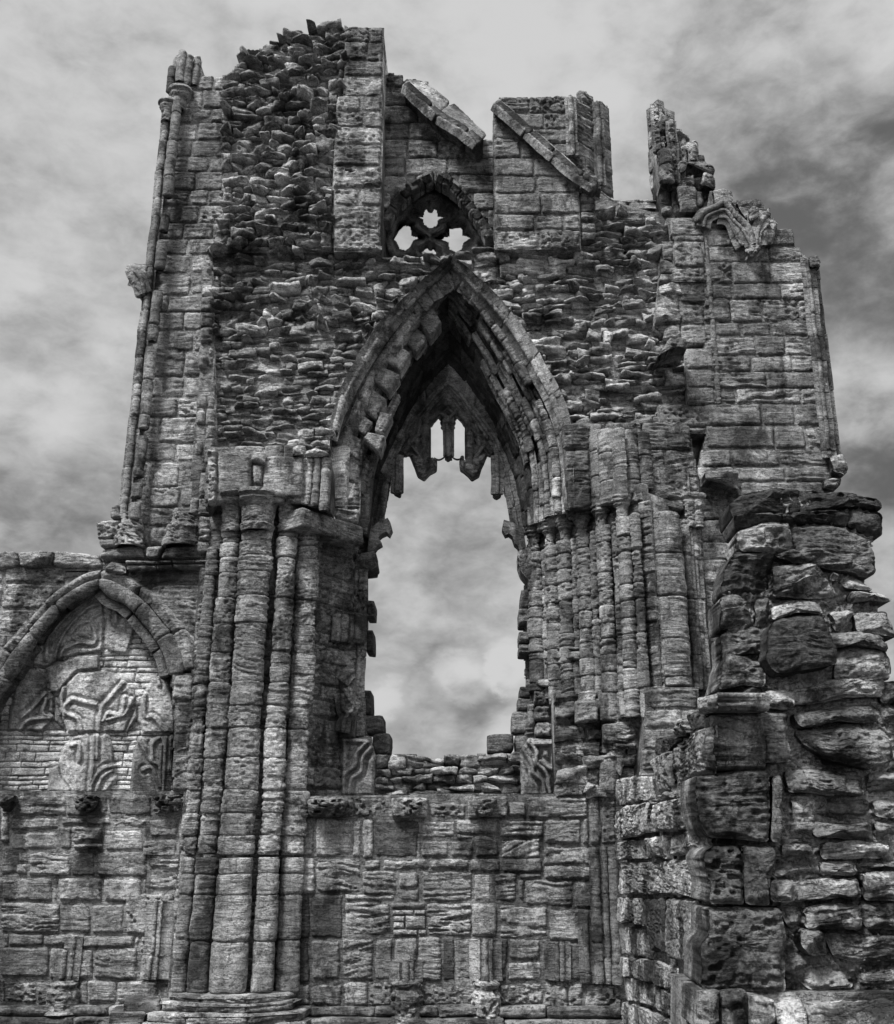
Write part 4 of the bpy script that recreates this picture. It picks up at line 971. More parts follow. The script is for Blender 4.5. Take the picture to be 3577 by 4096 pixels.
# --- right jamb: splayed bank of shafts
pQ = PP(2140, 12.9, 2495, 11.72, 2100)
m = M(.014)
region(m, pQ.back(.06), P2(D_, 1062, 1060, 1150, 1010, 1265, 975, 1300, 990, 1330, 1450, 1060, 1480, 1046, 1300, 1050, 1100), h=(.2, .4), w=(.2, .4), st='w', slab=.5, tone=(.1, .3))
region(m, FY(11.85), P2(D_, 1265, 975, 1400, 940, 1440, 1500, 1230, 1500, 1250, 1000), h=(.3, .45), w=(.2, .5), st='w', slab=.6, tone=(.1, .3))
m.build('jamb_core', M_STONE, W)
RJ = [(2150, 26), (2186, 12), (2220, 26), (2270, 26), (2307, 13), (2346, 24), (2384, 14), (2430, 28), (2478, 14), (2515, 26), (2562, 18)]
JROWS = [FY(11.7).hit((2490, v))[1] for v in [F_(0, y)[1] for y in (1000, 1105, 1190, 1265, 1360, 1440, 1530, 1615, 1700, 1790)] + [2760, 2860]]
for i, (c, hw) in enumerate(RJ):
    pl = pQ; y0 = 2125 - (c - 2150) * .40; m = M(.012)
    e = random.random() * .02
    cutv = [2480, 2560, 2500, 2540, 2600, 2520][i % 6]
    s0, s1 = shaft(m, pl, c - hw, c + hw, 2400, y0 + 90, cutv, st={'k': 'w', 'pa': .02, 't0': .3, 't1': .75}, h=(.16, .4), wob=.008, rows=JROWS); shaft(m, pl, c - hw, c + hw, 2400, cutv, 2770 + min(100, i * 25), st={'k': 'S', 'sf': 30, 'sa': .03, 't0': .35, 't1': .7}, h=(.2, .42), rows=JROWS)
    m.build('jamb_shaft', M_STONE, W)
CAPS = [(2138, 2120), (2197, 2104), (2262, 2088), (2328, 2060), (2402, 2032), (2486, 1990)]
for cx_, cy_ in CAPS:
    m = M(.009); q = pQ.hit((cx_, cy_)); p = pQ.pt(q); z = p[2]; r = .088
    lathe(m, (p[0], p[1] - .02), [(r * .7, z + .02), (r * 1.35, z + .012), (r * 1.42, z - .012), (r * 1.22, z - .03), (r * 1.36, z - .045), (r * 1.38, z - .062), (r * 1.1, z - .082), (r * 1.16, z - .1), (r * .86, z - .13), (r * .74, z - .2), (r * .72, z - .25), (r * .9, z - .262), (r * .9, z - .285), (r * .72, z - .3), (r * .66, z - .36)], {'k': 'c', 't0': .35, 't1': .6, 'fa': .006}, face=tuple(pQ.n))
    m.build('capital', M_STONE, W)
# springing of the arch mouldings above those capitals
m = M(.013)
for i, (c, hw) in enumerate([(2175, 26), (2215, 18), (2255, 28), (2300, 20), (2345, 30), (2395, 22), (2440, 34), (2490, 24), (2535, 30), (2590, 26)]):
    y1 = 2125 - (c - 2150) * .40; y0 = (1980, 1800, 1760, 1720, 1700, 1720, 1740, 1735, 1745, 1750)[i]
    shaft(m, pQ.back(-.04) if c < 2500 else FY(11.72), c - hw, c + hw, 2000, y0 - 20, y1 + 14, st={'k': 'w', 't0': .25, 't1': .6, 'fa': .02}, h=(.3, .5), roll=.8)
region(m, FY(11.95), P2(F_, 60, 560, 160, 520, 345, 505, 350, 570, 560, 570, 730, 560, 760, 720, 770, 870, 540, 870, 300, 880, 100, 960), h=(.3, .5), w=(.3, .6), st={'k': 'w', 't0': .2, 't1': .5}, slab=.5, tone=(.1, .3))
m.build('arch_springing', M_STONE, W)
m = M(.013)
region(m, FY(11.72), P2(F_, 425, 735, 720, 730, 730, 870, 560, 870, 430, 850), h=(.3, .36), w=(.3, .5), st='p', slab=.3); region(m, FY(11.7), P2(F_, 525, 865, 690, 865, 695, 960, 530, 960), h=(.1, .16), w=(.3, .5), st='S', slab=.3)
for q in ((800, 770, 975, 760, 980, 860, 900, 830, 800, 815), ): m.poly(FY(11.7), P2(F_, *q), {'k': 'w', 'fc': .1, 'dp': .4})
m.build('respond_head', M_STONE, W)
# the large respond with its side rolls
m = M(.012)
shaft(m, FY(11.62), 2608, 2742, 2400, F_(0, 985)[1], F_(0, 1420)[1], st={'k': 'w', 't0': .4, 't1': .7, 'sa': .02}, h=(.5, .7), roll=.8, fillet=True, wob=.012); shaft(m, FY(11.62), 2618, 2748, 2400, F_(0, 1425)[1], I_(0, 320)[1], st={'k': 'S', 'sf': 40, 'sa': .028, 't0': .45, 't1': .7}, h=(.4, .5), roll=.8, fillet=True, wob=.01)
o = m.build('wall_shaft', M_STONE, W)
for (a, b, Yd, y0) in ((2572, 2606, 11.72, 1000), (2748, 2776, 11.75, 1010), (2778, 2806, 11.82, 900)):
    m = M(.012); shaft(m, FY(Yd), a, b, 2400, F_(0, y0)[1], F_(0, 1420)[1], st={'k': 'w'}, h=(.3, .5)); shaft(m, FY(Yd), a, b, 2400, F_(0, 1425)[1], I_(0, 330)[1], st={'k': 'S', 'sf': 38, 'sa': .03}, h=(.3, .5)); o = m.build('wall_shaft', M_STONE, W)
    if y0 == 900:
        m = M(.01)
        for x in (722, 765):
            p = FY(11.75).w(F_(x, 890)); z = p[2]; r = .075
            lathe(m, (p[0], p[1]), [(r, z + .03), (r * 1.5, z + .01), (r * 1.5, z - .03), (r * 1.1, z - .06), (r * 1.35, z - .09), (r * 1.3, z - .13), (r, z - .2), (r * .9, z - .4)], 'c')
        m.build('capital', M_STONE, o)
# jamb stones by the opening and blocks below the shafts
m = M(.014)
region(m, FY(12.9), P2(H_, 1262, 130, 1300, 130, 1330, 300, 1340, 830, 1335, 1100, 1262, 1200, 1320, 830, 1312, 300), h=(.2, .3), w=(.15, .3), st='w', slab=.35, tone=(.1, .3))
m.poly(FY(12.85), P2(H_, 1240, 130, 1300, 110, 1340, 200, 1340, 270, 1305, 290, 1262, 240, 1245, 190), {'k': 'p', 'fc': .1, 'dp': .4})
for q, s in (((1258, 330, 1318, 425), 'w'), ((1246, 425, 1318, 510), 'w'), ((1248, 545, 1318, 600), 's'), ((1250, 602, 1322, 657), 's'), ((1252, 826, 1326, 880), 's'), ((1244, 882, 1326, 950), 's'), ((1211, 952, 1326, 1065), 's'), ((1082, 1068, 1225, 1165), 's'), ((1230, 1070, 1300, 1180), 'd')): m.pq(FY(12.93), P2(H_, *q), {'k': s, 'dp': .45, 't0': .1, 't1': .45, 'co': .1})
for q, s in (((1330, 835, 1405, 915), 'p'), ((1410, 835, 1450, 910), 'R'), ((1335, 920, 1415, 1000), 'p'), ((1335, 1005, 1425, 1080), 'p')): m.pq(FY(12.75), P2(H_, *q), {'k': s, 'dp': .35, 'co': .15, 't0': .4, 't1': .7})
m.build('window_jamb', M_STONE, W)
m = M(.014); pB = FY(12.0)
region(m, pB.back(.03), P2(H_, 1430, 860, 1800, 860, 2100, 850, 2150, 1400, 1440, 1400), h=(.12, .2), w=(.2, .4), st='R', slab=.5, tone=(.2, .5))
for q, s in (((1450, 895, 1540, 1010), 'a'), ((1545, 885, 1792, 1005), 'a'), ((1445, 1020, 1580, 1120), 's'), ((1583, 1020, 1655, 1120), 'a'), ((1670, 1015, 1792, 1115), 's'), ((1455, 1125, 1690, 1185), 'w'), ((1465, 1180, 1650, 1310), 's'), ((1460, 1300, 1620, 1378), 'w'), ((1585, 1320, 1640, 1370), 'R')): m.pq(pB, P2(H_, *q), {'k': s, 'dp': .25})
for q in ((1660, 1200, 1700, 1170, 1760, 1250, 1745, 1370, 1662, 1370), (1690, 1180, 1740, 1130, 1800, 1180, 1770, 1290)): m.poly(pB.back(-.05), P2(H_, *q), {'k': 'a', 'dp': .25, 'fc': .05})
for q, s in (((0, 385, 125, 380, 120, 500, 0, 510), 'a'), ((130, 345, 355, 345, 355, 490, 130, 500), 'a'), ((365, 350, 630, 310, 635, 450, 365, 455), 's'),  ((140, 505, 275, 500, 278, 605, 140, 612), 's'), ((268, 488, 362, 488, 362, 528, 268, 530), 'a')): m.pq(FY(11.85), P2(I_, *q), {'k': s, 'dp': .3})
m.slab(FY(12.1), [FY(12.1).hit(p) for p in P2(L_, 1450, 0, 2100, 0, 2100, 1300, 1450, 1300)], 1.0)
m.build('jamb_block', M_STONE, W)
m = M(.013); region(m, FY(11.46), P2(I_, 355, 322, 640, 318, 640, 450, 600, 900, 330, 900, 365, 450), h=(.2, .34), w=(.3, .6), st={'k': 's', 't0': .3, 't1': .6}, slab=.6)
m.build('respond_foot', M_STONE, W)
m = M(.014)     # socket with its stone frame
for q in ((1365, 620, 1560, 640), (1370, 642, 1560, 690), (1375, 690, 1480, 712), (1455, 700, 1480, 800), (1330, 790, 1440, 830)): m.pq(pQ.back(-.10), P2(H_, *q), {'k': 'a', 'dp': .2, 't0': .4, 't1': .65})
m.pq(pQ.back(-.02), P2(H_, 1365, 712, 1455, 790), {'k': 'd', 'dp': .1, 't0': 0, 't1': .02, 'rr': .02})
m.build('socket_frame', M_STONE, W)

# --- the low wall under the window
LR = """370 105 550 200 p|738 130 915 205 p|1112 128 1200 200 a|1203 100 1500 208 s|1555 90 1630 330 p|1500 95 1555 330 a|45 200 185 390 a|190 205 365 392 a|368 208 415 395 l|418 208 466 396 l|468 210 692 396 d|696 215 865 305 s|868 210 1065 285 s|868 285 950 307 a|696 312 832 395 a|835 315 948 393 a|950 288 1065 398 d|1072 212 1285 298 S|1074 302 1275 398 S|1290 208 1465 330 s|1468 208 1500 330 a|425 400 510 450 a|520 403 738 450 w|742 400 925 450 s|930 398 1078 462 a|1088 400 1275 465 a|1282 340 1555 430 s|1282 432 1555 500 s|195 402 410 560 S|415 455 578 570 S|585 460 690 540 a|590 545 688 603 a|695 458 945 605 S|948 465 1035 602 A|1045 465 1155 608 s|1160 500 1195 600 a|1165 465 1278 500 a|1198 503 1425 625 s|1427 505 1560 640 a|330 568 575 605 A|330 608 550 768 S|555 608 720 640 a|560 645 660 670 b|665 645 718 668 b|562 673 618 703 b|622 672 718 735 b|562 706 618 737 b|562 740 680 765 b|685 740 720 765 b|725 612 935 768 S|938 610 1060 770 a|1068 612 1305 780 s|1308 640 1470 795 a|20 570 165 780 d|170 570 328 780 d|15 785 165 1000 d|170 785 310 985 a|315 780 470 985 s|472 775 565 985 a|568 775 680 990 a|684 775 795 985 s|798 775 862 985 d|865 780 965 980 a|967 775 1040 985 a|1050 775 1112 985 d|1115 780 1272 885 s|1115 890 1275 985 a|1278 790 1380 990 d|1382 800 1470 985 d|320 990 440 1105 a|442 985 560 1105 p|562 990 700 1105 p|702 990 910 1105 p|912 985 1070 1105 p|1072 990 1280 1105 p|1285 990 1400 1120 p|1402 1000 1480 1120 p|1485 1000 1660 1135 p|170 1000 318 1105 a|20 1000 168 1105 a|20 396 190 566 s|1472 640 1640 805 s|1474 800 1650 1000 d|1562 340 1645 505 a|1562 505 1650 640 a"""


def rects(m, pl, k, txt, extra=None):
    for t in txt.split('|'):
        *c, s = t.split(); d = {'k': s, 'dp': .1}
        if extra: d.update(extra)
        m.pq(pl, P2(k, *[float(x) for x in c]), d)


m = M(.012); pM = FY(12.0)
rects(m, pM, L_, LR); q = [pM.hit(p) for p in P2(L_, -60, 100, 1660, 90, 1800, 1300, -60, 1300)]; m.mortar(pM, q, -.028, .012, tone=(.15, .45)); m.slab(pM, q, 1.4)
m.build('lower_wall', M_STONE, W)
m = M(.012)
for (x0, x1, y0, y1) in ((1472, 1500, 640, 1000), (1515, 1565, 340, 1000), (1572, 1600, 340, 1000), (1602, 1650, 340, 1000), (1335, 1352, 795, 985), (1356, 1378, 795, 985)): shaft(m, FY(11.97), L_(x0, 0)[0], L_(x1, 0)[0], L_(0, 700)[1], L_(0, y0)[1], L_(0, y1)[1], h=(.4, .7), st={'k': 'm', 't0': .15, 't1': .4})
m.build('angle_shafts', M_STONE, W)
for q, s in (((145, 100, 372, 200), 'p'), ((555, 105, 730, 205), 'a'), ((920, 100, 1110, 205), 'a'), ((0, 100, 140, 195), 's')): STR = M(.012); STR.pq(FY(11.93), P2(L_, *q), {'k': s, 'dp': .3}); sc_ = STR.build('string_course', M_STONE, W); sc = sc_ if q[0] != 0 else sc
SCS = [o for o in W.children if o.name.startswith('string_course')]
for (x0, x1), sc in zip(((150, 350), (600, 708), (940, 1062)), SCS):
    m = M(.009); m.poly(FY(11.88), P2(L_, x0, 112, (x0 + x1) / 2, 104, x1, 112, x1 - 4, 150, x1 - 18, 190, (x0 + x1) / 2, 203, x0 + 18, 188, x0 + 5, 150), {'k': 'p', 'pa': .09, 'fc': .12, 'dp': .15, 'fa': .04, 't0': .2, 't1': .5}); m.build('corbel', M_STONE, sc)
for xa in (655, 1030):      # remains of the blind arcade shafts
    m = M(.012)
    x = 630 if xa == 655 else 1010
    for dx, w_ in ((-34, 14), (0, 26), (30, 14)): shaft(m, FY(11.98), L_(x + dx - w_ / 2, 0)[0], L_(x + dx + w_ / 2, 0)[0], L_(0, 900)[1], L_(0, 885 if xa == 655 else 780)[1], L_(0, 990)[1], h=(.5, .6))
    p = FY(11.98).w(L_(x, 995)); z = p[2]; r = .13
    o = m.build('arcade_shaft', M_STONE, W); m = M(.012)
    lathe(m, (p[0], p[1]), [(r * .8, z + .03), (r * 1.25, z), (r * 1.0, z - .06), (r * 1.3, z - .12), (r * 1.2, z - .3), (r * 1.4, z - .34), (r * 1.4, z - .42)], 'p'); m.build('base', M_STONE, o)
m = M(.013)
for q in ((165, 1110, 475, 1160), (475, 1105, 625, 1155), (628, 1105, 780, 1155), (783, 1100, 1065, 1160), (1068, 1105, 1295, 1160), (1298, 1110, 1690, 1170)): m.pq(FY(11.9), P2(L_, *q), {'k': 'w', 'dp': .3, 'sa': .02, 't0': .2, 't1': .5})
for q in ((120, 1165, 600, 1260), (600, 1165, 1100, 1260), (1100, 1175, 1700, 1260)): m.pq(FY(11.78), P2(L_, *q), {'k': 'w', 'dp': .4, 'sa': .02, 't0': .1, 't1': .4})
m.build('plinth', M_STONE, W)

# ================================================================== the aisle wall on the left with its blind arch
V_ = thing('blind_arcade', (-4.2, 12.6, 0), 'lower wall at far left with a pointed blind arch walled up with thin bricks', 'blind arcade')
pV = FY(12.1)
aO = P2(G_, -190, 1250, -170, 1050, -120, 900, -40, 760, 50, 640, 150, 535, 290, 390, 440, 290, 548, 262)
aO2 = P2(G_, 548, 262, 600, 262, 660, 272, 760, 335, 850, 405, 945, 510, 1010, 600, 1055, 710, 1080, 800)
aI = P2(G_, -60, 1250, -40, 1080, 0, 960, 75, 860, 150, 745, 235, 610, 350, 478, 450, 400, 555, 345)
aI2 = P2(G_, 555, 345, 610, 400, 700, 445, 780, 530, 850, 625, 900, 700, 935, 830)
m = M(.014)
left = [(-500, 250)]
q = P2(G_, -600, 250, 20, 250, 470, 262, 560, 200, 700, 240, 1150, 240, 1150, 1480, 960, 1480, 955, 1000, 935, 830) + aO2[::-1] + aO[::-1][1:] + P2(G_, -200, 1480, -600, 1480)
region(m, pV, q, h=(.26, .34), w=(.5, .85), st={'k': 'p', 'pa': .02}, slab=1.2, tone=(.3, .5))
region(m, pV.back(-.015), P2(G_, -600, 150, 0, 150, 90, 155, 165, 168, 300, 175, 480, 180, 560, 172, 560, 250, -600, 250), h=(.1, .2), w=(.25, .6), st='R', wav=.01, slab=1.2, tone=(.15, .4))
m.build('ashlar_facing', M_STONE, V_)
JR = """0 105 78 225 p|100 110 362 222 s|365 105 588 225 a|590 110 836 225 d|838 105 1080 228 p|0 228 50 370 s|55 232 325 300 A|330 228 470 280 A|472 228 612 280 A|616 230 808 290 p|812 235 980 345 s|50 310 320 410 a|320 282 395 412 a|395 282 562 415 w|565 300 790 420 A|778 345 970 452 s|0 380 110 545 a|112 380 160 418 a|90 422 158 485 A|85 490 150 545 A|155 422 388 558 S|390 420 520 560 a|530 425 810 560 S|815 460 990 635 S|8 565 282 695 a|285 570 318 695 A|318 565 560 695 s|565 570 780 700 a|785 560 810 650 A|0 705 325 868 S|318 705 500 872 s|500 712 680 875 a|685 650 965 880 p|8 875 40 950 a|45 875 235 945 a|238 880 425 945 A|455 885 735 948 a|738 885 765 948 A|765 890 850 1130 p|850 890 950 1135 s|0 950 265 1115 a|268 955 340 1130 a|345 955 415 1130 a|418 955 512 1125 a|518 955 755 1128 s|0 1130 20 1250 a|22 1140 200 1255 p|205 1135 285 1258 p|432 1135 478 1265 a|480 1135 640 1258 a|645 1135 870 1270 s|285 1145 430 1270 a|-300 105 -5 225 s|-250 232 -5 370 a|-300 380 -5 545 s|-300 565 -5 695 a|-350 705 -5 868 s|-350 875 -5 1250 a|965 660 1060 900 d|960 905 1040 1180 p|985 240 1060 450 a"""
m = M(.012); rects(m, pV, J_, JR); q = [pV.hit(p) for p in P2(J_, -400, 90, 1160, 90, 1160, 1400, -400, 1400)]; m.mortar(pV, q, -.028, .012, tone=(.3, .55)); m.slab(pV, q, 1.2)
m.build('lower_facing', M_STONE, V_)
m = M(.013)
for q in ((-300, 1272, 590, 1330), (592, 1276, 850, 1336)): 
    m.pq(FY(11.98), P2(J_, *q), {'k': 'w', 'dp': .3, 'sa': .02})
for q in ((-300, 1335, 400, 1420), (400, 1335, 900, 1420)): m.pq(FY(11.9), P2(J_, *q), {'k': 'w', 'dp': .3, 'sa': .02, 't0': .1, 't1': .3})
m.build('plinth', M_STONE, V_)
m = M(.012); shaft(m, FY(12.08), J_(340, 0)[0], J_(372, 0)[0], J_(0, 1000)[1], J_(0, 960)[1], J_(0, 1140)[1], h=(.6, .7)); m.build('arcade_shaft', M_STONE, V_); m = M(.012); shaft(m, FY(12.08), J_(384, 0)[0], J_(412, 0)[0], J_(0, 1000)[1], J_(0, 890)[1], J_(0, 1140)[1], h=(.6, .7))
o = m.build('arcade_shaft', M_STONE, V_)
for x in (835, 870, 952): m = M(.012); shaft(m, FY(12.08), J_(x - 11, 0)[0], J_(x + 11, 0)[0], J_(0, 1000)[1], J_(0, 690)[1], J_(0, 1130)[1], h=(.4, .6)); m.build('arcade_shaft', M_STONE, V_)
m = M(.012); p = FY(12.08).w(J_(358, 1150)); z = p[2]; r = .15; lathe(m, (p[0], p[1]), [(r * .7, z + .03), (r * 1.1, z), (r * .95, z - .04), (r * 1.25, z - .08), (r * 1.2, z - .25), (r * 1.35, z - .29)], 'p'); m.build('base', M_STONE, o)
for x0, x1, k_ in ((-10, 78, 0), (400, 540, 1), (850, 1010, 2)):
    m = M(.009); m.poly(FY(12.03), P2(J_, x0, 115, (x0 + x1) / 2, 108, x1, 115, x1 - 4, 150, x1 - 25, 195, (x0 + x1) / 2, 210, x0 + 25, 195, x0 + 5, 150), {'k': 'p', 'pa': .08, 'fc': .12, 'fa': .04, 'dp': .15, 't0': .15, 't1': .4}); m.build('corbel', M_STONE, V_)
BA = bpy.data.objects.new('blind_arch', None); COL.objects.link(BA); BA.location = pV.w(G_(500, 1480)); adopt(BA, V_)
m = M(.012)
for o_, i_ in ((aO, aI), (aO2, aI2)):
    co, ci = resample(wc(FY(12.0), o_, 80), 100)[0], resample(wc(FY(12.1), i_, 80), 100)[0]; f = lambda t: co * (1 - t) + ci * t
    band(m, f(-.04), f(.46), (.5, .7), {'k': 'w', 'sa': .01, 'of': .015, 't0': .4, 't1': .65, 'dp': .3}); band(m, f(.36), f(1), (.4, .6), {'k': 'w', 'sa': .01, 'of': .02, 't0': .3, 't1': .6}, roll=.55); g = ci + np.array([0, .3, 0]); band(m, ci, g, (.4, .6), {'k': 'a', 't0': .2, 't1': .4})
for q in ((555, 240, 600, 195, 650, 200, 690, 225, 690, 262, 640, 262),): m.poly(FY(11.95), P2(G_, *q), {'k': 'w', 'dp': .3})
m.slab(FY(12.45), [FY(12.45).hit(p) for p in P2(G_, -400, 260, 1180, 260, 1180, 1500, -400, 1500)], .9)
m.build('hood_mould', M_STONE, BA)
m = M(.012)
region(m, FY(12.33), [p for p in aI] + aI2[1:] + P2(G_, 950, 1485, -60, 1485), h=(.045, .12), w=(.15, .42), st='b', mort=(-.016, .005), slab=.6, tone=(.1, .25))
m.build('brick_infill', M_PALE, BA)
pF = FY(12.29)
frag = [((150, 745, 235, 615, 350, 480, 450, 405, 560, 352, 578, 460, 570, 700, 520, 705, 420, 718, 330, 745, 250, 790, 160, 765), [(560, 380, 470, 420, 360, 510, 270, 620, 255, 740), (565, 425, 480, 460, 390, 550, 330, 640, 300, 745), (560, 480, 500, 520, 520, 580, 520, 650, 430, 650, 350, 690, 335, 740), (390, 600, 430, 550, 480, 530), (400, 620, 440, 645, 510, 655)], .5),
        ((585, 455, 640, 470, 750, 535, 752, 550, 705, 715, 610, 705, 575, 655), [(645, 460, 640, 535)], .7),
        ((250, 790, 440, 715, 548, 712, 550, 800, 430, 805, 320, 925, 280, 925), [], .75),
        ((150, 775, 250, 830, 262, 905, 300, 945, 300, 1070, 235, 1140, 40, 1135, 60, 1000, 90, 870), [(255, 960, 240, 1040, 290, 1060), (110, 1135, 150, 1080, 240, 1065, 290, 1065), (120, 1060, 180, 1010, 250, 930)], .3),
        ((315, 945, 340, 890, 430, 812, 580, 800, 650, 820, 710, 880, 755, 945, 735, 1020, 690, 1145, 375, 1145, 345, 1060), [(350, 900, 340, 980, 370, 1040, 430, 1070, 450, 1140), (355, 1050, 350, 1010, 400, 960, 470, 980, 530, 990), (700, 850, 600, 960, 560, 1010, 545, 1140), (570, 1080, 600, 1040, 680, 1050, 730, 960), (690, 950, 670, 1040, 590, 1075)], .8),
        ((915, 805, 945, 900, 965, 1000, 968, 1150, 790, 1150, 760, 1080, 775, 950, 830, 860), [(800, 940, 800, 1050, 850, 1060, 910, 1140), (870, 840, 880, 880)], .7),
        ((755, 985, 762, 1060, 700, 1145, 690, 1140), [], .7), ((305, 950, 340, 1040, 360, 1138, 300, 1080), [], .3),
        ((340, 1230, 400, 1165, 470, 1148, 600, 1150, 625, 1230, 640, 1360, 650, 1400, 590, 1475, 400, 1478, 340, 1400, 325, 1310), [(520, 1150, 515, 1300, 495, 1475), (540, 1150, 535, 1290), (640, 1325, 560, 1350, 510, 1420, 500, 1475), (620, 1355, 565, 1390, 530, 1470), (395, 1215, 435, 1210, 440, 1300)], .75),
        ((275, 1340, 320, 1325, 350, 1400, 395, 1460, 380, 1478, 262, 1475), [], .5),
        ((765, 1170, 955, 1155, 935, 1480, 715, 1480, 735, 1240), [(760, 1185, 790, 1230, 830, 1300, 880, 1330, 885, 1440), (880, 1170, 840, 1210, 840, 1300), (890, 1215, 885, 1330), (915, 1160, 900, 1470), (790, 1350, 840, 1340, 880, 1440)], .15)]
for ol, bars, tn in frag:
    m = M(.011); big = len(bars) > 0; relief(m, FY(12.34), P2(G_, *ol), (), [(P2(G_, *b), 7.5) for b in bars], th=.06, lw=7.5, la=.022, lb=.022, tone=tn * .8 + .05, step=2.6, back=.03, fa=.022, edge=.04)
    m.build('tracery_fragment', M_PALE, BA)
m = M(.013)     # jamb of the blind arch against the pier, and the string above it
region(m, FY(12.0), P2(G_, 950, 820, 1060, 820, 1085, 1000, 1100, 1480, 945, 1480, 968, 1150), h=(.2, .4), w=(.15, .4), st='w', slab=.3); region(m, FY(12.0), P2(G_, 1090, 770, 1170, 600, 1170, 1480, 1070, 1480, 1080, 1000), h=(.25, .45), w=(.15, .3), st={'k': 'p', 'pa': .05}, slab=.3)
m.build('arch_jamb', M_STONE, V_)
m = M(.012); a = FY(11.95)
for x0, x1 in ((690, 850), (852, 945), (948, 1135)): m.quad(a, [a.hit(p) for p in P2(G_, x0, 190, x1, 190, x1, 208, x0, 208)], {'k': 's', 'dp': .25}); m.quad(a.back(.04), [a.hit(p) for p in P2(G_, x0, 208, x1, 208, x1, 236, x0, 236)], {'k': 's', 'dp': .25})
m.build('string_course', M_STONE, V_)

# ================================================================== foreground pier
X_ = thing('ruined_pier', (2.3, 6.6, 0), 'broken stump of rough stone wall close by at lower right, with dark overhanging boulders', 'ruined pier')
pX = FY(6.0)
x0w = pX.w(I_(690, 1100))[0]
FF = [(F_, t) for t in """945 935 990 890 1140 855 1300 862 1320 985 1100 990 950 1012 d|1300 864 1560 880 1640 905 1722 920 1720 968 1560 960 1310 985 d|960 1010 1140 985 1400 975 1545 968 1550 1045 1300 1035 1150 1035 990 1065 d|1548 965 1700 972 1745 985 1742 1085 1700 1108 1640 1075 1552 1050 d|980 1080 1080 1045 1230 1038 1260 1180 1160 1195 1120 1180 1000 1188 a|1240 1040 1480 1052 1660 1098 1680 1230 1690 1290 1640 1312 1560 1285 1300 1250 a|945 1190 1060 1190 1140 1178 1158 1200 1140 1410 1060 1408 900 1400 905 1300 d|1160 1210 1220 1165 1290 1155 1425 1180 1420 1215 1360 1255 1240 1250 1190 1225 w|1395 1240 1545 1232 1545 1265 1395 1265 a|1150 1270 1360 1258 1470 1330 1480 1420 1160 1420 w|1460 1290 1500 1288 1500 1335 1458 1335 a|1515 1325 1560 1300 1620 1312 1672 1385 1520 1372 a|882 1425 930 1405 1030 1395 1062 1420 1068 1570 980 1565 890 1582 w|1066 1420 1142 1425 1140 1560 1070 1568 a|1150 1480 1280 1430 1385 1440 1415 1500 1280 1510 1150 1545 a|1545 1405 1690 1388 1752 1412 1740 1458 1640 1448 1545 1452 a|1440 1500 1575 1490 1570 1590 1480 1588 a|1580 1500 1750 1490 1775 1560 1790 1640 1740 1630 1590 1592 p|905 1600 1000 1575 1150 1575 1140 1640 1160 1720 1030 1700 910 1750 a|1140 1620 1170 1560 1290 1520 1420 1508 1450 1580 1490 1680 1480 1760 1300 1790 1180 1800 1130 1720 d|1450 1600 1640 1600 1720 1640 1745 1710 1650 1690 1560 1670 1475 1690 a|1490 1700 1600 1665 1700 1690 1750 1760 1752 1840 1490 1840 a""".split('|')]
FI = [(I_, t) for t in """770 150 860 160 985 200 965 325 850 320 730 345 745 250 w|730 350 800 325 960 320 965 440 850 445 725 452 d|985 335 1105 332 1100 430 992 422 a|1110 345 1300 290 1560 272 1568 368 1350 375 1115 412 w|1335 130 1440 100 1560 120 1605 290 1480 270 1330 262 a|1572 300 1700 300 1700 402 1572 398 a|1120 450 1330 420 1540 398 1552 500 1330 495 1140 532 w|1558 412 1700 410 1700 506 1560 505 w|1130 545 1400 515 1560 540 1600 600 1602 700 1500 735 1300 690 1165 620 w|1080 760 1300 735 1500 742 1470 882 1250 868 1085 870 w|1505 765 1700 760 1700 850 1512 858 a|1105 890 1225 890 1225 1108 1110 1100 s|1275 902 1520 900 1520 985 1400 990 1280 980 s|1532 905 1700 900 1700 1000 1545 990 w|1220 1012 1400 1020 1510 1012 1510 1100 1220 1090 a|1532 1015 1640 1008 1680 1040 1665 1092 1540 1098 a|1262 1125 1450 1118 1592 1125 1580 1200 1400 1208 1265 1200 s|1065 1125 1215 1135 1228 1192 1075 1182 R|1025 1220 1250 1222 1250 1286 1025 1286 a|1258 1222 1420 1215 1442 1285 1262 1288 s|1450 1228 1700 1215 1700 1252 1465 1262 a|1005 1310 1118 1312 1110 1425 1005 1418 a|1125 1315 1450 1305 1470 1398 1330 1405 1130 1425 a|1470 1285 1630 1268 1700 1400 1690 1422 1480 1415 a|1060 1470 1170 1462 1175 1545 1120 1555 1080 1540 w|1185 1445 1330 1438 1465 1450 1470 1570 1300 1570 1180 1558 s|1458 1442 1700 1445 1700 1575 1500 1565 s|1090 1575 1145 1572 1140 1635 1098 1632 a|1148 1568 1230 1572 1285 1600 1290 1700 1190 1700 1135 1650 a|1282 1595 1480 1590 1700 1612 1700 1742 1480 1735 1330 1700 s|1070 1690 1170 1688 1190 1740 1140 1800 1078 1785 a|1150 1775 1200 1735 1330 1745 1430 1780 1428 1862 1300 1865 1200 1872 1150 1830 a|1442 1772 1700 1768 1700 1890 1470 1885 1445 1830 s|1600 740 1720 740 1720 850 1610 850 a""".split('|')]
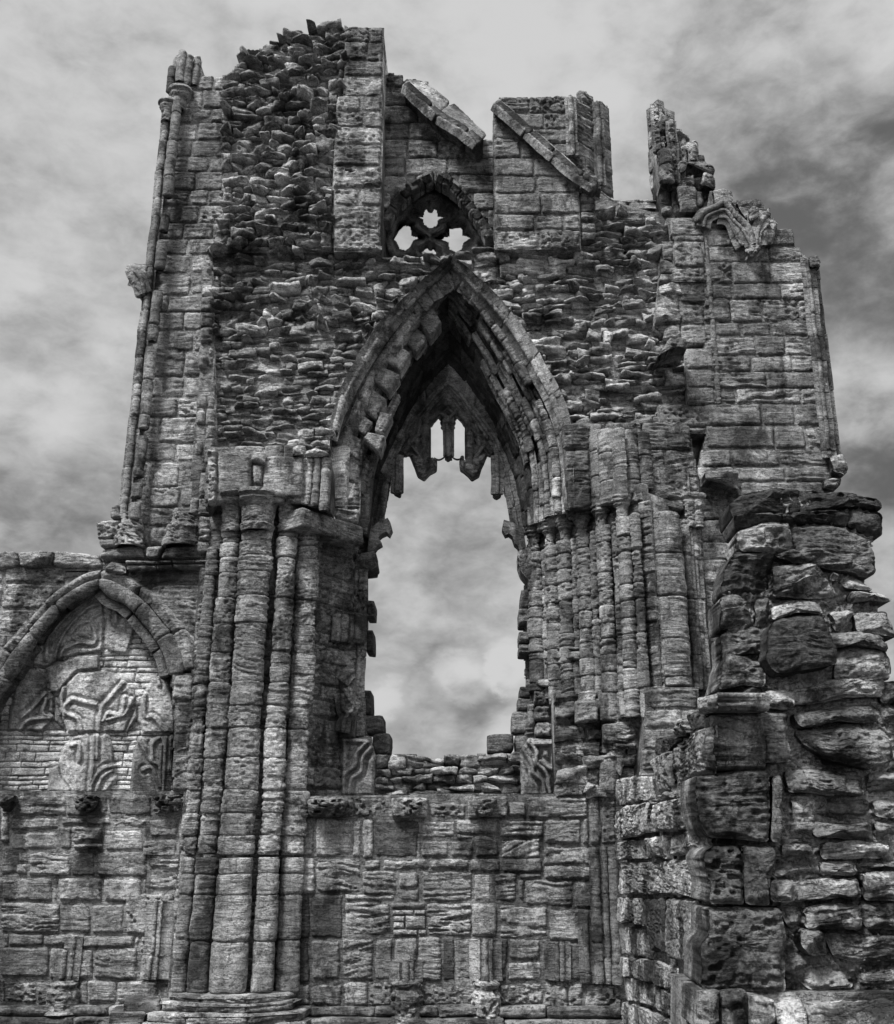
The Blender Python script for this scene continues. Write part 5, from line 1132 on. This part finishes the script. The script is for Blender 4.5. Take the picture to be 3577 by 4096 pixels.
BK = [(I_, t) for t in """690 465 900 450 1095 448 1100 560 1128 700 1010 712 720 742 710 600 S|625 775 800 755 840 745 990 745 1008 800 1000 1110 870 1105 700 1100 650 1030 620 900 w|1022 775 1065 770 1068 1112 1012 1112 a|690 1140 850 1132 865 1250 872 1440 690 1440 700 1330 655 1190 p|858 1132 1020 1130 1035 1190 1005 1300 1000 1445 875 1440 a|690 1458 850 1452 1060 1455 1085 1600 1090 1890 850 1890 655 1875 640 1640 685 1600 p""".split('|')]
m = M(.0075)
for k, t in FF + FI:
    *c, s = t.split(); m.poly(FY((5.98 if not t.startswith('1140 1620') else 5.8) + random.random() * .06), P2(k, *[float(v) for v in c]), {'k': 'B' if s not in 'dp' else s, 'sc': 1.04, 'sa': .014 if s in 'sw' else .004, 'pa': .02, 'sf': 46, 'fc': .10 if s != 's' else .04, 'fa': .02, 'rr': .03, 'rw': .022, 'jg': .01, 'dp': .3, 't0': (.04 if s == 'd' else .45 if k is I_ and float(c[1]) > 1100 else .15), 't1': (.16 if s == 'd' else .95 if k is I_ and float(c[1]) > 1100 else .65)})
ql = P2(F_, 985, 930, 1140, 880, 1640, 925, 1700, 1050, 1650, 1250, 1640, 1350, 1700, 1440, 1740, 1600, 1730, 1800) + P2(I_, 1590, 290, 1900, 310, 1900, 1900, 1090, 1900, 1050, 1450, 720, 1440, 720, 740, 735, 330, 780, 130) + P2(F_, 930, 1430, 950, 1200, 1000, 1060)
pm = FY(6.03); qq = np.array([pm.hit(p) for p in ql]); m.mortar(pm, qq, 0, .03, res=.010, tone=(.2, .8), pb=.03); m.slab(FY(6.1), [FY(6.1).hit(p) for p in P2(F_, 1010, 960, 1200, 900, 1640, 945, 1690, 1050, 1640, 1250, 1640, 1350, 1690, 1440, 1730, 1600, 1730, 1800) + P2(I_, 1590, 290, 1560, 460, 780, 460, 800, 200) + P2(F_, 990, 1430, 1000, 1200, 1040, 1060)], .32, tone=.3); m.slab(FY(6.1), [FY(6.1).hit(p) for p in P2(I_, 740, 462, 1560, 462, 1620, 300, 1900, 310, 1900, 3150, 700, 3150)], 1.0, tone=.3)
m.build('rubble_face', M_FORE, X_)
m = M(.008)
for k, t in BK:
    *c, s = t.split(); m.poly(FY(5.9), P2(k, *[float(v) for v in c]), {'k': s, 'sa': .015 if s != 'a' else 0, 'sf': 44, 'pa': .03 if s in 'wp' else 0, 'fa': .018, 'rr': .03, 'rw': .02, 'dp': .5, 'of': .03, 't0': .3, 't1': .6, 'fc': .02})
m.build('corner_block', M_FORE, X_)
# side face, running away from the viewer
class Side(Pl): pass
pY = Pl((x0w, 9.8), (0, -1))   # picture right = nearer
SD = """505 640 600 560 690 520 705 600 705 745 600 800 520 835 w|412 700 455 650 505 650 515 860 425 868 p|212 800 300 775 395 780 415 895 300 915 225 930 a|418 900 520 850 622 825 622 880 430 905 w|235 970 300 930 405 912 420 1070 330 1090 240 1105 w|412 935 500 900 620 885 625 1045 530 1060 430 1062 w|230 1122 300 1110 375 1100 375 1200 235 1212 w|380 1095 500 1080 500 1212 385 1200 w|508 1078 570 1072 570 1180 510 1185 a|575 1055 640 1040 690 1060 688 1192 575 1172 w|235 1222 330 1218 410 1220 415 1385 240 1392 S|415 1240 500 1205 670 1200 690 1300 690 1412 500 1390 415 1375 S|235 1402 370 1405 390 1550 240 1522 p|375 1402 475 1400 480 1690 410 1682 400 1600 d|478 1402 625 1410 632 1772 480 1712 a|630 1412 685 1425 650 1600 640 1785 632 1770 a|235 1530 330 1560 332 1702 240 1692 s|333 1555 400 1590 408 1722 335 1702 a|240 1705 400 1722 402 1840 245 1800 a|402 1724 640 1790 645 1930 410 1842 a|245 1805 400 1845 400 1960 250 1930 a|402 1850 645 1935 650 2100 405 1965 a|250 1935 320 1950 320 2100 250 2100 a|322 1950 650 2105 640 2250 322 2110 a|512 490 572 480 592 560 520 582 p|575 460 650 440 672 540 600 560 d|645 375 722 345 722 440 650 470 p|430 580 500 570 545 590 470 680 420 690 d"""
m = M(.009)
for t in SD.split('|'):
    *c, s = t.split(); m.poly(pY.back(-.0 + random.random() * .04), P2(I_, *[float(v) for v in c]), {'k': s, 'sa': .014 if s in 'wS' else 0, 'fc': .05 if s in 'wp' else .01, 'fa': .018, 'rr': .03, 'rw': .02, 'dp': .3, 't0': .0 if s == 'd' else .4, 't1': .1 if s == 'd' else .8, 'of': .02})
qs = [pY.hit(p) for p in P2(I_, 640, 480, 690, 520, 690, 3150, 245, 2380, 245, 940, 225, 800, 400, 790, 420, 700)]
m.mortar(pY, qs, -.04, .02, res=.016, tone=(.1, .6)); m.slab(pY, [pY.hit(p) for p in P2(I_, 600, 600, 640, 600, 640, 3000, 245, 2380, 245, 960, 240, 830, 400, 820, 440, 740)], .45, tone=.3)
m.build('side_face', M_FORE, X_)
m = M(.009)     # ledge stones at the foot
pz = FY(5.75)
for c, s in (((645, 1890, 760, 1888, 768, 2100, 650, 2100), 'p'), ((765, 1895, 900, 1888, 905, 2100, 772, 2100), 'p'), ((900, 1900, 1030, 1925, 1020, 2100, 905, 2100), 'w'), ((1020, 1945, 1190, 1945, 1190, 2150, 1025, 2150), 'a'), ((1190, 1945, 1700, 1975, 1700, 2200, 1190, 2200), 'a')): m.pq(pz, P2(I_, *c), {'k': s, 'dp': .5, 'co': .04, 't0': .3, 't1': .6})
# top of the ledge, seen from above
zt = pz.hit(I_(1100, 1945))[1]
for (xa, xb) in ((1020, 1190), (1190, 1700)):
    a = pz.w(I_(xa, 1945)); b = pz.w(I_(xb, 1945)); a[2] = b[2] = zt
    m.stone(np.array([a + [0, .33, 0], a]), np.array([b + [0, .33, 0], b]), {'k': 'w', 'sa': .015, 't0': .5, 't1': .7, 'dp': .2})
m.slab(FY(5.85), [FY(5.85).hit(p) for p in P2(I_, 660, 1895, 1700, 1900, 1700, 3250, 660, 3250)], .9, tone=.4)
m.build('stone_ledge', M_FORE, X_)
